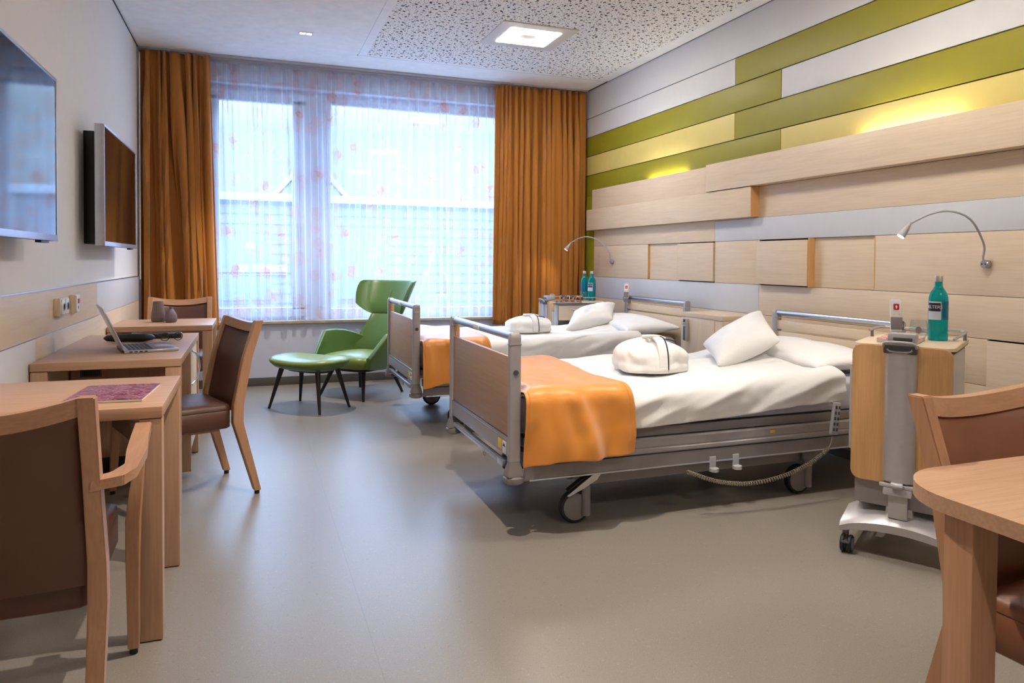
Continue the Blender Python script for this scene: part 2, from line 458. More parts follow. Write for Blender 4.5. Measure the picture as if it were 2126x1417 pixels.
# ------------------------------------------------------------------ room shell
struct(M().box(XL-.2, XR+.2, YF-.2, YB+.36, -.2, 0, 0).build('floor', 'vinyl_floor'))
g = M().box(XL-.2, XR+.2, YF-.2, YB+.36, ZC, ZC+.2, 0); ceil = struct(g.build('ceiling', 'ceiling_paint'))
M().box(.915, 3.435, YF, 6.58, ZC-.006, ZC+.001, .001).build('acoustic_board_border', 'ceiling_paint', ceil)
M().box(.985, 3.30, YF, 6.53, ZC-.0075, ZC-.004, 0).build('acoustic_board', 'acoustic_board', ceil, label='perforated white acoustic board')
M().box(.905, 3.44, 6.583, 6.59, ZC-.004, ZC+.001, 0).build('shadow_gap', 'shadow_gap', ceil)
struct(M().box(XL-.2, XL, YF-.2, YB+.36, 0, ZC, 0).build('wall_left', 'wall_paint'))
wr = struct(M().box(XR, XR+.2, YF-.2, YB+.36, 0, ZC, 0).build('wall_right', 'joint_brown'))
struct(M().box(XL, XR, YF-.2, YF, 0, ZC, 0).build('wall_front', 'wall_paint'))
# window wall with one wide opening
WX0, WX1, WZ0, WZ1 = -.42, 2.72, .615, 2.84
g = M()
g.box(XL, WX0, YB, YB+.3, 0, ZC, 0).box(WX1, XR, YB, YB+.3, 0, ZC, 0)
g.box(WX0, WX1, YB, YB+.3, 0, WZ0-.03, 0).box(WX0, WX1, YB, YB+.3, WZ1, ZC, 0)
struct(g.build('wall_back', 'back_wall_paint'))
struct(M().box(XL, XR, YB-.012, YB, 0, .078, .002).build('baseboard_back', 'skirting'))
struct(M().box(XL, XL+.012, YF, YB-.012, 0, .078, .002).build('baseboard_left', 'skirting'))
struct(M().box(XR-.022, XR-.01, YF, YB-.012, 0, .078, .002).build('baseboard_right', 'skirting'))
struct(M().box(WX0-.02, WX1+.02, YB-.03, YB+.15, WZ0-.027, WZ0, .004).build('trim_1', 'sill_x'))
struct(M().box(XL, XL+.006, YF, 7.05, ZC-.008, ZC, 0).box(XR-.026, XR-.02, YF, 7.1, ZC-.006, ZC, 0).build('trim_2', 'shadow_gap'))
# window frame
yw = YB+.13
wn = struct(M().box(WX0, WX1, yw, yw+.07, 2.76, WZ1, .003).box(WX0, WX1, yw, yw+.07, WZ0, WZ0+.06, .003)
            .box(WX0, WX0+.07, yw, yw+.07, WZ0, WZ1, .003).box(WX1-.07, WX1, yw, yw+.07, WZ0, WZ1, .003)
            .box(.50, .64, yw-.022, yw+.07, WZ0, WZ1, .003).build('window_1', 'frame_blue_white'))
g = M()
for x0, x1 in ((WX0+.06, .51),):
    g.box(x0, x1, yw-.03, yw+.04, 2.70, 2.80, .004).box(x0, x1, yw-.03, yw+.04, WZ0+.03, WZ0+.12, .004)
    g.box(x0, x0+.09, yw-.03, yw+.04, WZ0+.1, 2.74, .004).box(x1-.12, x1, yw-.03, yw+.04, WZ0+.1, 2.74, .004)
g.build('sash', 'frame_blue_white', wn)
g = M().box(.63, WX1-.06, yw-.01, yw+.05, 2.735, 2.80, .004).box(.63, WX1-.06, yw-.01, yw+.05, WZ0+.03, WZ0+.10, .004)
g.box(.63, .755, yw-.01, yw+.05, WZ0+.1, 2.74, .004).box(WX1-.15, WX1-.06, yw-.01, yw+.05, WZ0+.1, 2.74, .004)
g.build('sash', 'frame_blue_white', wn)
M().box(WX0+.14, .40, yw+.005, yw+.015, WZ0+.11, 2.71, 0).build('pane', 'window_glass', wn)
M().box(.75, WX1-.14, yw+.025, yw+.035, WZ0+.09, 2.745, 0).build('pane', 'window_glass', wn)
M().box(.435, .465, yw-.045, yw-.028, 1.44, 1.56, .004).box(.441, .459, yw-.07, yw-.055, 1.38, 1.52, .004).box(.443, .457, yw-.06, yw-.04, 1.49, 1.51, .002).build('window_handle', 'aluminium', wn)
# glass guard outside the left sash
wg = thing('glass_balustrade', 'glass fall guard with thin rail outside the left window sash', 'railing', (0, YB+.33, 0))
M().box(WX0+.02, .45, -.012, 0, WZ0+.02, 1.06, .001).build('pane', 'window_glass', wg)
M().box(WX0+.02, .46, -.02, .008, 1.06, 1.075, .002).box(.452, .468, -.02, .008, WZ0, 1.075, .002).build('rail', 'dark_grey_plastic', wg)

# curtain track
ct = struct(M().box(XL, XR-.03, 7.02, 7.07, ZC-.015, ZC-.001, .002).box(XL, XR-.03, 7.12, 7.16, ZC-.015, ZC-.001, .002).build('trim_3', 'light_grey_plastic'))

# ------------------------------------------------------------------ right wall panelling
JZ = [0, 1.96, 2.128, 2.333, 2.537, 2.741, ZC]
gap = .0035
def wpan(y0, y1, z0, z1, mat, label, x=.02, par=None):
    return M().box(XR-x, XR-.001, y0+gap, y1-gap, z0+gap, z1-gap, .001).build('panel', mat, par or wr, label=label)
YA = 7.195
wpan(YF, YA, 2.741, ZC-.004, 'panel_white', 'white wall panel under the ceiling')
wpan(4.527, YA, 2.537, 2.741, 'panel_white', 'white wall panel')
wpan(YF, 4.527, 2.537, 2.741, 'panel_olive', 'olive green wall panel')
wpan(4.025, YA, 2.333, 2.537, 'panel_olive', 'olive green wall panel')
wpan(YF, 4.025, 2.333, 2.537, 'panel_white', 'white wall panel')
wpan(4.527, YA, 2.128, 2.333, 'panel_yellow', 'pale yellow wall panel')
wpan(YF, 4.527, 2.128, 2.333, 'panel_olive', 'olive green wall panel')
wpan(4.025, YA, 1.90, 2.128, 'panel_olive', 'olive green wall panel')
wpan(YF, 4.025, 1.90, 2.128, 'panel_yellow', 'pale yellow wall panel')
wpan(6.80, YA, .08, 1.907, 'panel_olive', 'olive green wall panel beside the window curtain')

hb = thing('headboard_panelling', 'long maple and grey panelling with shelf boxes and niches behind the beds', 'wall panelling', (XR-.02, 0, 0))
def hp(y0, y1, z0, z1, mat='maple_y', x=.02, name='panel', label=None, x1=0, bev=.0015):
    return M().box(-x, x1, y0+.0012, y1-.0012, z0+.0012, z1-.0012, bev).build(name, mat, hb, label=label)
YE = 6.83
hp(4.765, YE, 1.752, 1.957, x=.048, x1=-.038)
M().box(-.038, 0, 4.766, YE-.001, 1.752, 1.90, 0).box(-.038, 0, YE-.014, YE-.001, 1.90, 1.956, 0).build('panel_core', 'maple_y', hb)
hp(YF, 4.765, 1.75, 1.90)
hp(YF, 4.30, 1.525, 1.75, x=.006)
hp(4.30, YE, 1.525, 1.75, x=.012)
hp(4.728, YE, 1.365, 1.53)
hp(YF, 4.728, 1.365, 1.525, 'panel_grey', label='light grey panel')
hp(5.73, YE, 1.045, 1.365)
hp(5.24, 5.73, 1.045, 1.365, x=.004, name='niche_back')
hp(4.20, 4.725, 1.045, 1.365)
hp(3.19, 3.69, 1.045, 1.365, x=.004, name='niche_back')
hp(YF, 3.19, 1.045, 1.365)
hp(4.20, YE, .832, 1.045, 'panel_grey', label='light grey panel')
hp(YF, 4.20, .832, 1.045)
hp(2.50, YE, .60, .832)
hp(2.50, YE, .085, .60)
d1 = hp(1.6, 2.50, .12, .826, x=.026, name='door', label='flush cupboard door')
hp(YF, 1.6, .085, .832)
# niche reveal sides, in warmer wood
M().box(-.021, -.004, 5.722, 5.732, 1.046, 1.364, 0).build('niche_side', 'edge_orange', hb)
M().box(-.05, -.004, 3.68, 3.692, 1.046, 1.364, 0).build('niche_side', 'edge_orange', hb)
M().box(-.021, -.004, 3.188, 3.194, 1.046, 1.364, 0).build('niche_side', 'edge_orange', hb)
# small doors
M().box(-.030, -.006, 4.735, 5.236, 1.052, 1.358, .0015).build('door', 'maple_y', hb)
M().box(-.055, -.03, 3.695, 4.195, 1.052, 1.354, .0015).box(-.03, -.006, 3.70, 4.19, 1.06, 1.35, 0).build('door', 'maple_y', hb)
M().box(-.054, -.02, 3.690, 3.6945, 1.054, 1.352, 0).build('door_edge', 'edge_orange', hb)
# shelf boxes
M().box(-.078, 0, 4.235, 6.90, 1.532, 1.748, .002).build('shelf_box', 'maple_y', hb)
M().box(-.077, 0, 4.231, 4.2355, 1.533, 1.747, 0).build('shelf_box_end', 'edge_orange', hb)
M().box(-.088, -.074, YF, 4.76, 1.752, 1.962, .002).box(-.074, 0, YF, 4.76, 1.752, 1.90, 0).box(-.074, 0, 4.746, 4.76, 1.90, 1.961, 0).build('shelf_box', 'maple_y', hb)

# uplights hidden on top of the panelling
for nm, y, lab in (('cove_light', 5.45, 'slim uplight on the panelling above the bed by the window'), ('cove_light', 3.0, 'slim uplight on the panelling above the nearer bed')):
    z_ = 1.902
    o = thing(nm, lab, 'light', (XR-.038 if y > 4 else XR-.055, y, z_), 0, 'uplights on the panelling')
    M().box(-.014, .014, -.28, .28, 0, .008, .001).build('housing', 'aluminium', o)
    M().box(-.012, .012, -.27, .27, .008, .010, 0).build('diffuser', 'panel_white', o)
    area('uplight_beam', (-.0, 0, .016), (R(180), 0, 0), .022, .6, 2.6, (1, .93, .72), parent=o)

# ------------------------------------------------------------------ left wall wainscot
wl = thing('wainscot', 'wood and pale laminate panelling along the desks on the left wall', 'wall panelling', (XL+.001, 0, 0))
def wp(y0, y1, z0, z1, mat, label=None): return M().box(.0, .012, y0+.001, y1-.001, z0+.001, z1-.001, .001).build('panel', mat, wl, label=label)
wp(YF, 5.14, .84, 1.052, 'maple_y')
wp(5.14, 6.95, .84, 1.052, 'panel_grey', 'pale grey panel')
wp(YF, 3.757, .08, .84, 'panel_white', 'pale grey panel behind the nearest desk')
wp(3.757, 6.95, .08, .84, 'maple_y')
M().box(.012, .015, YF, 6.95, 1.048, 1.054, 0).box(.012, .014, YF, 5.14, .838, .842, 0).build('edge_strip', 'aluminium', wl)

# ------------------------------------------------------------------ curtains
def drape(name, x0, x1, x0b, x1b, y, z0, z1, folds, amp, mat, seed, nu=None, nv=40, uvlen=None, wamp=1.0, harm=.25):
    rnd = random.Random(seed)
    ph = [rnd.uniform(0, 6.28) for _ in range(6)]
    wj = [rnd.uniform(-.6, .6) for _ in range(folds*2+2)]
    nu = nu or folds*16
    def fn(u, v):
        z = z0+(z1-z0)*v
        top = smooth01((v-.72)/.28)
        x = (x0b+(x1b-x0b)*u)*(1-v)+(x0+(x1-x0)*u)*v
        k = u*folds
        jit = wamp*(noise.noise(Vector((k*.55+seed*3.1, .35*v, seed)))*1.5+noise.noise(Vector((k*1.3+seed, 1+.8*v, seed*2)))*.5)
        th = 2*PI*(k+jit*(1-.15*v))
        a = amp*(1+.7*noise.noise(Vector((k*.9+9, v*1.1, seed+4)))*(1-.3*top))*(1-.4*top)
        env = min(1, u*folds*1.5, (1-u)*folds*1.5)
        dy = a*(math.sin(th)+harm*math.sin(2*th+ph[2]))*(.4+.6*env)
        dx = .35*a*math.sin(2*th+ph[3])*(1-.6*top)*env
        return (x+dx, y+dy, z+.004*math.sin(th*2)*top)
    L_ = uvlen or abs(x1-x0)*2
    g = M().grid(fn, nu, nv, uv=lambda u, v: (u*L_, v*(z1-z0)))
    return g.build(name, mat, smooth=60)
def curtain(label, args, cat='curtain', name='curtain', hem=True):
    o = drape(name, *args); return tag(o, label, cat)
c1 = curtain('ochre orange curtain in the left corner beside the window', (-.895, -.335, -.895, -.262, 7.035, .56, 3.02, 7, .055, 'curtain_ochre', 3))
c2 = curtain('ochre orange curtain at the right end of the window', (2.372, 3.40, 2.35, 3.40, 7.035, .545, 3.02, 13, .046, 'curtain_ochre', 11))
for o, (a, b_), z_ in ((c1, (-.895, -.262), .62), (c2, (2.35, 3.40), .61)):
    o.modifiers.new('solidify', 'SOLIDIFY').thickness = .0025
s1 = curtain('sheer leaf-print curtain over the left window half', (-.345, .80, -.30, .83, 7.145, .625, 3.0, 11, .022, 'voile', 21, None, 40, None, .35, 0), 'sheer curtain', 'sheer_curtain')
s2 = curtain('sheer leaf-print curtain over the right window half', (.77, 2.42, .74, 2.44, 7.14, .625, 3.0, 16, .021, 'voile', 31, None, 40, None, .35, 0), 'sheer curtain', 'sheer_curtain')
tag(M().tube([(-.893, 6.975, 1.02), (-.893, 6.985, 2.98)], .005, 8).build('curtain_wand', 'white_plastic'), 'white pull rod hanging in the left window corner', 'curtain rod')

# ------------------------------------------------------------------ ceiling lights
def panel_light(loc, label, power=None):
    t_ = thing('ceiling_light', label, 'ceiling light', loc, 0, 'square LED ceiling lights')
    M().box(-.32, .32, -.30, .30, -.010, 0, .003).build('frame', 'panel_white', t_)
    g = M(); s = .068
    for i in range(6):
        for j in range(6):
            if i in (2, 3) and j in (2, 3): continue
            cx, cy = (i-2.5)*.0725, (j-2.5)*.066
            g.prism(rrect(cx-.0325, cx+.0325, cy-.0295, cy+.0295, .008, 3), -.0135, -.010)
    g.build('diffuser', 'led_tile', t_, smooth=0)
    return t_
pl = panel_light((2.135, 5.50, ZC-.007), 'square LED ceiling light with a ring of glowing tiles')
pl2 = dup(pl, (2.135, 2.55, ZC-.007), label='square LED ceiling light nearer the table')
pl3 = dup(pl, (2.135, -.4, ZC-.007), label='unseen square LED ceiling light added as fill behind the viewer')  # out of view, added as warm fill
def downlight(loc, label, power):
    t_ = thing('twin_downlight', label, 'ceiling light', loc, 0, 'twin recessed downlights')
    M().box(-.055, .055, -.032, .032, -.004, 0, .001).build('frame', 'panel_white', t_)
    g = M()
    for sx in (-1, 1): g.box(sx*.026-.019, sx*.026+.019, -.019, .019, -.0055, -.004, .001)
    g.build('lens', 'spot_glow', t_)
    spot('downlight_beam', (0, 0, -.02), (0, 0, 0), power, WARM, R(88), .55, .018, parent=t_)
    return t_
downlight((.43, 6.12, ZC), 'small twin square downlight in the ceiling before the window', 150)
downlight((.60, 2.35, ZC), 'twin square downlight over the middle of the room', 190)
downlight((.43, -.6, ZC), 'unseen twin square downlight added for light behind the viewer', 120)  # out of view, added to light the near end of the room
# ------------------------------------------------------------------ screens and wall fittings
def tv(y0, y1, z0, z1, xf, label):
    t_ = thing('television', label, 'television', (XL, (y0+y1)/2, (z0+z1)/2)); w_, h_ = (y1-y0)/2, (z1-z0)/2
    d = xf-XL
    M().box(d-.045, d-.006, -w_, w_, -h_, h_, .006).build('casing', 'black_plastic', t_)
    g = M().box(d-.012, d, -w_, w_, h_-.012, h_, .002).box(d-.012, d, -w_, w_, -h_, -h_+.026, .002)
    g.box(d-.012, d, -w_, -w_+.012, -h_+.02, h_-.01, .002).box(d-.012, d, w_-.012, w_, -h_+.02, h_-.01, .002)
    g.box(d-.05, d-.004, -w_-.003, -w_+.004, -h_, h_, .002)
    g.build('bezel', 'aluminium', t_)
    M().box(d-.008, d-.003, -w_+.011, w_-.011, -h_+.025, h_-.011, 0).build('screen', 'screen', t_)
    M().box(d-.03, d-.008, w_*.62, w_*.82, -h_-.010, -h_+.001, .002).build('sensor', 'black_plastic', t_)
    M().box(.0, d-.045, -.16, .16, -.12, .12, .004).build('wall_mount', 'black_plastic', t_)
    return t_
tv(2.36, 3.585, 1.272, 1.965, -.775, 'large flat television with silver rim, nearest on the left wall')
tv(4.655, 5.87, 1.272, 1.965, -.775, 'large flat television by the window curtain, reflecting it')
tag(M().box(XL, XL+.082, 4.84, 5.06, 1.285, 1.95, .004).build('media_box', 'black_plastic'), 'black box on the wall behind the television by the curtain', 'box')

t_ = thing('power_socket', 'double white wall socket above the middle desk', 'socket', (XL+.012, 4.16, .957))
M().box(0, .03, -.085, .085, -.045, .045, .006).build('body', 'cream_plastic', t_)
g = M()
for s_ in (-.04, .04): g.box(.028, .036, s_-.034, s_+.034, -.038, .038, .004)
g.build('cover', 'white_plastic', t_)
g = M()
for s_ in (-.04, .04): g.lathe([(.021, .036), (.021, .0385), (.017, .0385), (.017, .036)], 20, (0, s_, 0), 'x')
g.build('socket_ring', 'light_grey_plastic', t_)
t_ = thing('call_switch', 'small white nurse call switch with a red button above the middle desk', 'switch', (XL+.012, 4.45, .955))
M().box(0, .03, -.045, .045, -.05, .05, .005).build('body', 'cream_plastic', t_)
M().box(.029, .034, -.04, .04, -.045, .045, .002).build('cover', 'white_plastic', t_)
M().box(.033, .038, -.015, .018, .002, .028, .003).build('button', 'red_plastic', t_)
M().box(.033, .035, -.006, .006, -.028, -.012, .001).build('slot', 'black_plastic', t_)

# ------------------------------------------------------------------ desks
def desk(name, label, y0, y1, x1, zt=.74, th=.036, leg=.064, backlegs=True, x0=XL+.018):
    t_ = thing(name, label, 'desk', ((x0+x1)/2, (y0+y1)/2, 0))
    cx, cy = (x0+x1)/2, (y0+y1)/2; a, b_ = (x1-x0)/2, (y1-y0)/2
    M().box(-a, a, -b_, b_, zt-th, zt, .0025).build('desktop', 'beech_x', t_)
    for sx in (-1, 1):
        for sy in (-1, 1):
            ins = .001
            lx = sx*(a-ins); ly = sy*(b_-.003)
            M().box(min(lx, lx-sx*leg), max(lx, lx-sx*leg), min(ly, ly-sy*.05), max(ly, ly-sy*.05), .004, zt-th-.003, .002).build('leg', 'beech_z', t_)
            M().box(min(lx, lx-sx*leg)+.004, max(lx, lx-sx*leg)-.004, min(ly, ly-sy*.05)+.004, max(ly, ly-sy*.05)-.004, 0, .005, 0).build('glide', 'black_plastic', t_)
    M().box(-a+.06, a-.06, b_-.035, b_-.017, zt-th-.06, zt-th-.001, .001).build('apron', 'beech_x', t_)
    return t_
desk('desk', 'beech desk nearest the viewer, with a magazine on it', 2.47, 3.105, -.257)
desk('desk', 'beech desk with the open laptop, in the middle of the row', 3.635, 4.885, -.30)
desk('desk', 'small beech desk by the curtain with two vases on it', 5.42, 6.055, -.245)
# cabinet hung under the middle desk
t_ = thing('desk_cabinet', 'beech cabinet with bow handle and vent under the laptop desk', 'cabinet', (-.60, 4.60, 0))
M().box(-.29, .272, -.245, .255, .13, .700, .002).build('body', 'beech_z', t_)
M().box(.272, .290, -.205, .235, .135, .698, .002).build('door', 'maple_z', t_, label='pale door')
M().box(.230, .292, -.268, -.248, .02, .698, .002).build('side_panel', 'beech_z', t_)
hpts = bez([(.290, -.165, .68), (.312, -.11, .655), (.326, -.07, .585), (.312, -.11, .515), (.290, -.165, .49)], 8)
M().tube(hpts, .006, 8).build('handle', 'aluminium', t_)
g = M()
for i in range(9): g.box(-.235+i*.0095, -.229+i*.0095, -.249, -.246, .575, .648, 0)
vp = M().box(-.245, -.145, -.2475, -.2445, .567, .655, .001).build('vent_plate', 'dark_grey_plastic', t_); g.build('vent_slots', 'black_plastic', vp)
M().box(-.28, .24, -.20, .24, 0, .132, .002).build('plinth', 'black_plastic', t_)

# ------------------------------------------------------------------ chairs (front = +Y local)
def chair(label, loc, rz, arms=False, leather='leather_brown', group=None):
    t_ = thing('armchair' if arms else 'dining_chair', label, 'chair', loc, rz, group)
    W = .225
    kf = [(-.335, .018), (-.235, .38), (-.238, .47), (-.285, .70), (-.345, .888)]   # (y, z) centre line of the rear post
    def post(s):
        g = M(); rings = []
        ws = [(.034, .034), (.042, .050), (.040, .050), (.036, .046), (.036, .042)]
        for (y, z), (wx, wy) in zip(kf, ws):
            x = s*(W-.004*(z > .5)); rings.append([(x-wx/2, y-wy/2, z), (x+wx/2, y-wy/2, z), (x+wx/2, y+wy/2, z), (x-wx/2, y+wy/2, z)])
        # refine for a gently curved post
        g.loft(rings); bmesh.ops.bevel(g.b, geom=[e for e in g.b.edges], offset=.003, segments=2, affect='EDGES')
        return g
    for s in (-1, 1):
        lg = post(s).build('back_post', 'chair_z', t_)
        M().cyl((s*W, -.335, 0), (s*W, -.335, .02), .013, n=12).build('glide', 'black_plastic', lg)
    # front legs
    for s in (-1, 1):
        if arms:
            g = M(); x = s*(W+.035)
            rings = []
            for y, z, wx, wy in ((.235, .018, .030, .032), (.225, .30, .036, .046), (.215, .42, .038, .060), (.212, .50, .034, .060), (.228, .60, .026, .045), (.245, .665, .024, .036)):
                xx = s*(W+.018+.022*smooth01((z-.35)/.3))
                rings.append([(xx-wx/2, y-wy/2, z), (xx+wx/2, y-wy/2, z), (xx+wx/2, y+wy/2, z), (xx-wx/2, y+wy/2, z)])
            g.loft(rings); bmesh.ops.bevel(g.b, geom=[e for e in g.b.edges], offset=.002, segments=2, affect='EDGES')
            lg = g.build('front_leg', 'chair_z', t_)
            M().cyl((s*(W+.018), .235, 0), (s*(W+.018), .235, .02), .012, n=12).build('glide', 'black_plastic', lg)
            # armrest: from the rear post outwards, then forward
            g = M(); rings = []
            for px, py, wd, z in ((W-.01, -.288, .040, .672), (W+.045, -.262, .052, .674), (W+.066, -.205, .054, .676), (W+.062, -.05, .050, .679), (W+.052, .10, .046, .681), (W+.044, .268, .044, .684)):
                d = (0, 1) if py > -.2 else ((.8, .6) if py > -.27 else (1, .15))
                nx, ny = d[1], -d[0]
                rings.append([(s*(px-nx*wd/2), py-ny*wd/2, z-.012), (s*(px+nx*wd/2), py+ny*wd/2, z-.012), (s*(px+nx*wd/2), py+ny*wd/2, z+.012), (s*(px-nx*wd/2), py-ny*wd/2, z+.012)])
            g.loft(rings); bmesh.ops.bevel(g.b, geom=[e for e in g.b.edges if e.calc_length() < .03], offset=.003, segments=2, affect='EDGES')
            g.build('armrest', 'chair_y', t_)
        else:
            lg = M().bar((s*(W-.004), .215, .40), (s*(W-.004), .235, .018), .040, .042, .003, (0, 1, 0), .030, .030).build('front_leg', 'chair_z', t_)
            M().cyl((s*(W-.004), .235, 0), (s*(W-.004), .235, .02), .012, n=12).build('glide', 'black_plastic', lg)
    # seat with a seam line
    def srr(i): return rrect(-W+.020+i, W-.020-i, -.215+i, .245-i, .03, 4)
    g = M(); rings = []
    for i, z in ((.006, .350), (0, .356), (0, .438), (.003, .441), (0, .444), (.002, .462), (.018, .474), (.06, .480)): rings.append([(x, y, z) for x, y in srr(i)])
    g.loft(rings); g.build('seat', leather, t_, smooth=50)
    # top rail, curved towards the rear
    g = M(); rings = []; n = 14
    for i in range(n+1):
        u = i/n*2-1; x = u*(W-.017); y = -.345-.044*(1-u*u); z = .888-.026*(1-u*u)
        dy = 0
        lo = .044
        rings.append([(x, y-.014+dy, z), (x, y+.014+dy, z+.0), (x, y+.020+dy+.012, z-lo), (x, y-.008+dy+.012, z-lo)])
    g.loft(rings); g.build('top_rail', 'chair_x', t_)
    # padded back panel between the posts
    def bp(off, pad):
        def fn(u, v):
            x = (u*2-1)*(W-.019); z = .420+(.850-.420)*v
            # follow the posts' line
            for (y0, z0), (y1, z1) in zip(kf, kf[1:]):
                if z0 <= z <= z1: y = y0+(y1-y0)*(z-z0)/(z1-z0)
            q = 1-(u*2-1)**2
            e = min(1, 5*min(u, 1-u), 5*min(v, 1-v))
            return (x, y-.044*q*smooth01((z-.2)/.5)+off+pad*math.sqrt(max(0, e)), z-.026*q*v)
        return fn
    g = M().grid(bp(.006, .014), 14, 14).grid(bp(-.008, -.010), 14, 14)
    # close the rim
    g2 = g
    bmesh.ops.remove_doubles(g.b, verts=g.b.verts, dist=.0001)
    bd = [e for e in g.b.edges if e.is_boundary]
    bmesh.ops.bridge_loops(g.b, edges=bd)
    g.build('back_panel', leather, t_, smooth=60)
    M().box(-W+.06, W-.06, -.17, .20, .332, .352, .003).build('seat_frame', 'chair_x', t_)
    return t_
chair('brown leather chair with beech arms, seen from behind at the nearest desk', (-.572, 2.185, 0), R(1.0), True)
chair('brown leather chair turned sideways at the laptop desk', (-.36, 3.985, 0), R(110.5))
chair('brown leather chair behind the small desk with vases', (-.535, 6.13, 0), R(180))
chair('brown leather chair behind the round-cornered table, lamplight painted into its leather', (1.745, .935, 0), R(184), leather='leather_brown_lit')

# ------------------------------------------------------------------ round-cornered table at the right edge
t_ = thing('round_corner_table', 'beech table with rounded corner at the right edge of the photo', 'table', (1.86, .60, 0))
poly = rrect(-.575, .70, -.62, .585, .17, 10)
M().prism([(x, y) for x, y in poly], .708, .740, 'xy', .002).build('tabletop', 'beech_x', t_)
for sx, sy in ((-.555, .375), (.60, .375), (-.555, -.45), (.60, -.45)):
    M().box(sx, sx+.07, sy, sy+.062, 0, .707, .003).build('leg', 'chair_z', t_)

# ------------------------------------------------------------------ small things on the desks
t_ = thing('magazine', 'magazine with a pink blossom cover on the nearest desk', 'magazine', (-.43, 2.73, .741), R(-4))
M().box(-.115, .115, -.15, .15, 0, .008, .0015).build('pages', 'paper', t_)
M().box(-.116, .116, -.151, .151, .008, .0092, .0003).build('cover', 'cover_pink', t_)
# laptop
t_ = thing('laptop', 'open silver laptop on the middle desk', 'laptop', (-.49, 4.07, .741), R(104))
def lt(): return M()
lt().box(-.165, .165, -.12, .12, 0, .014, .004).build('base', 'aluminium', t_)
g = lt()
for r_ in range(6):
    for c_ in range(13):
        g.box(-.138+c_*.0213, -.138+c_*.0213+.018, .084-r_*.0185, .084-r_*.0185+.0155, .0138, .0152, .0004)
g.build('key', 'black_plastic', t_)['kind'] = 'stuff'
lt().box(-.05, .05, -.105, -.035, .0138, .0144, .0002).build('touchpad', 'light_grey_plastic', t_)
g = lt()
for k_ in range(4): g.box(-.166, -.1645, .02+k_*.022, .033+k_*.022, .004, .010, .0005)
g.build('port', 'black_plastic', t_)
mt = Matrix.Translation((0, .118, .012)) @ Matrix.Rotation(R(-24), 4, 'X')
ld = lt().box(-.165, .165, -.003, .004, 0, .232, .003).xf(mt).build('lid', 'aluminium', t_)
lt().box(-.158, .158, -.0042, -.0028, .008, .226, .0004).xf(mt).build('display', 'screen', ld)
lt().cyl((-.13, .12, .008), (.13, .12, .008), .007, n=10).build('hinge', 'dark_grey_plastic', t_)
# pens / cases
t_ = thing('pencil_case', 'black leather case lying behind the laptop', 'case', (-.625, 4.44, .741), R(-4))
M().loft([[(x, y*f_, z*f_+.022*(1-f_)) for y, z in [(.03*math.cos(a)*1, .022+.022*math.sin(a)) for a in [2*PI*k/14 for k in range(14)]]] for x, f_ in ((-.125, .25), (-.11, .75), (-.06, 1), (.07, 1), (.115, .7), (.13, .2))]).build('body', 'black_plastic', t_, smooth=60)
t_ = thing('notebook', 'black notebook lying behind the glasses', 'notebook', (-.50, 4.63, .741), R(6))
M().box(-.14, .12, -.055, .055, 0, .026, .004).build('cover', 'black_plastic', t_)
M().box(-.13, .125, -.051, .051, .004, .022, .001).build('pages', 'paper', t_)
t_ = thing('eyeglasses', 'round black-rimmed glasses standing on the laptop desk', 'glasses', (-.41, 4.405, .7455), R(18))
for s in (-1, 1):
    g = M(); n = 24
    g.tube([(s*.034+.022*math.cos(2*PI*k/n), 0, .022+.022*math.sin(2*PI*k/n)) for k in range(n+1)], .0022, 6, cap=False)
    rm = g.build('rim', 'black_plastic', t_)
    M().lathe([(.0005, 0), (.021, 0), (.021, .0008), (.0005, .0008)], 20, (s*.034, 0, .022), 'y').build('lens', 'drinking_glass', rm)
    M().tube(bez([(s*.057, 0, .030), (s*.060, .05, .030), (s*.058, .11, .028), (s*.055, .135, .003)], 5), .0015, 6).build('temple', 'black_plastic', t_)
M().tube([(-.012, 0, .024), (0, .001, .029), (.012, 0, .024)], .0018, 6).build('bridge', 'black_plastic', t_)
# vases
t_ = tag(M().lathe([(.004, 0), (.040, 0), (.047, .010), (.048, .035), (.045, .06), (.036, .11), (.032, .148), (.028, .149), (.027, .14), (.030, .02), (.002, .012)], 72, (0, 0, 0), ribs=24, ramp_=.025).build('vase', 'vase_clay', loc=(-.627, 5.80, .741)), 'taller ribbed taupe vase on the small desk', 'vase', 'ribbed vases')
t_ = tag(M().lathe([(.004, 0), (.032, 0), (.040, .012), (.041, .035), (.036, .06), (.022, .085), (.013, .095), (.012, .108), (.015, .112), (.011, .112), (.009, .10), (.02, .08), (.034, .03), (.002, .01)], 72, (0, 0, 0), ribs=24, ramp_=.025).build('vase', 'vase_mauve', loc=(-.537, 5.73, .741)), 'small squat ribbed mauve vase beside the taller vase', 'vase', 'ribbed vases')

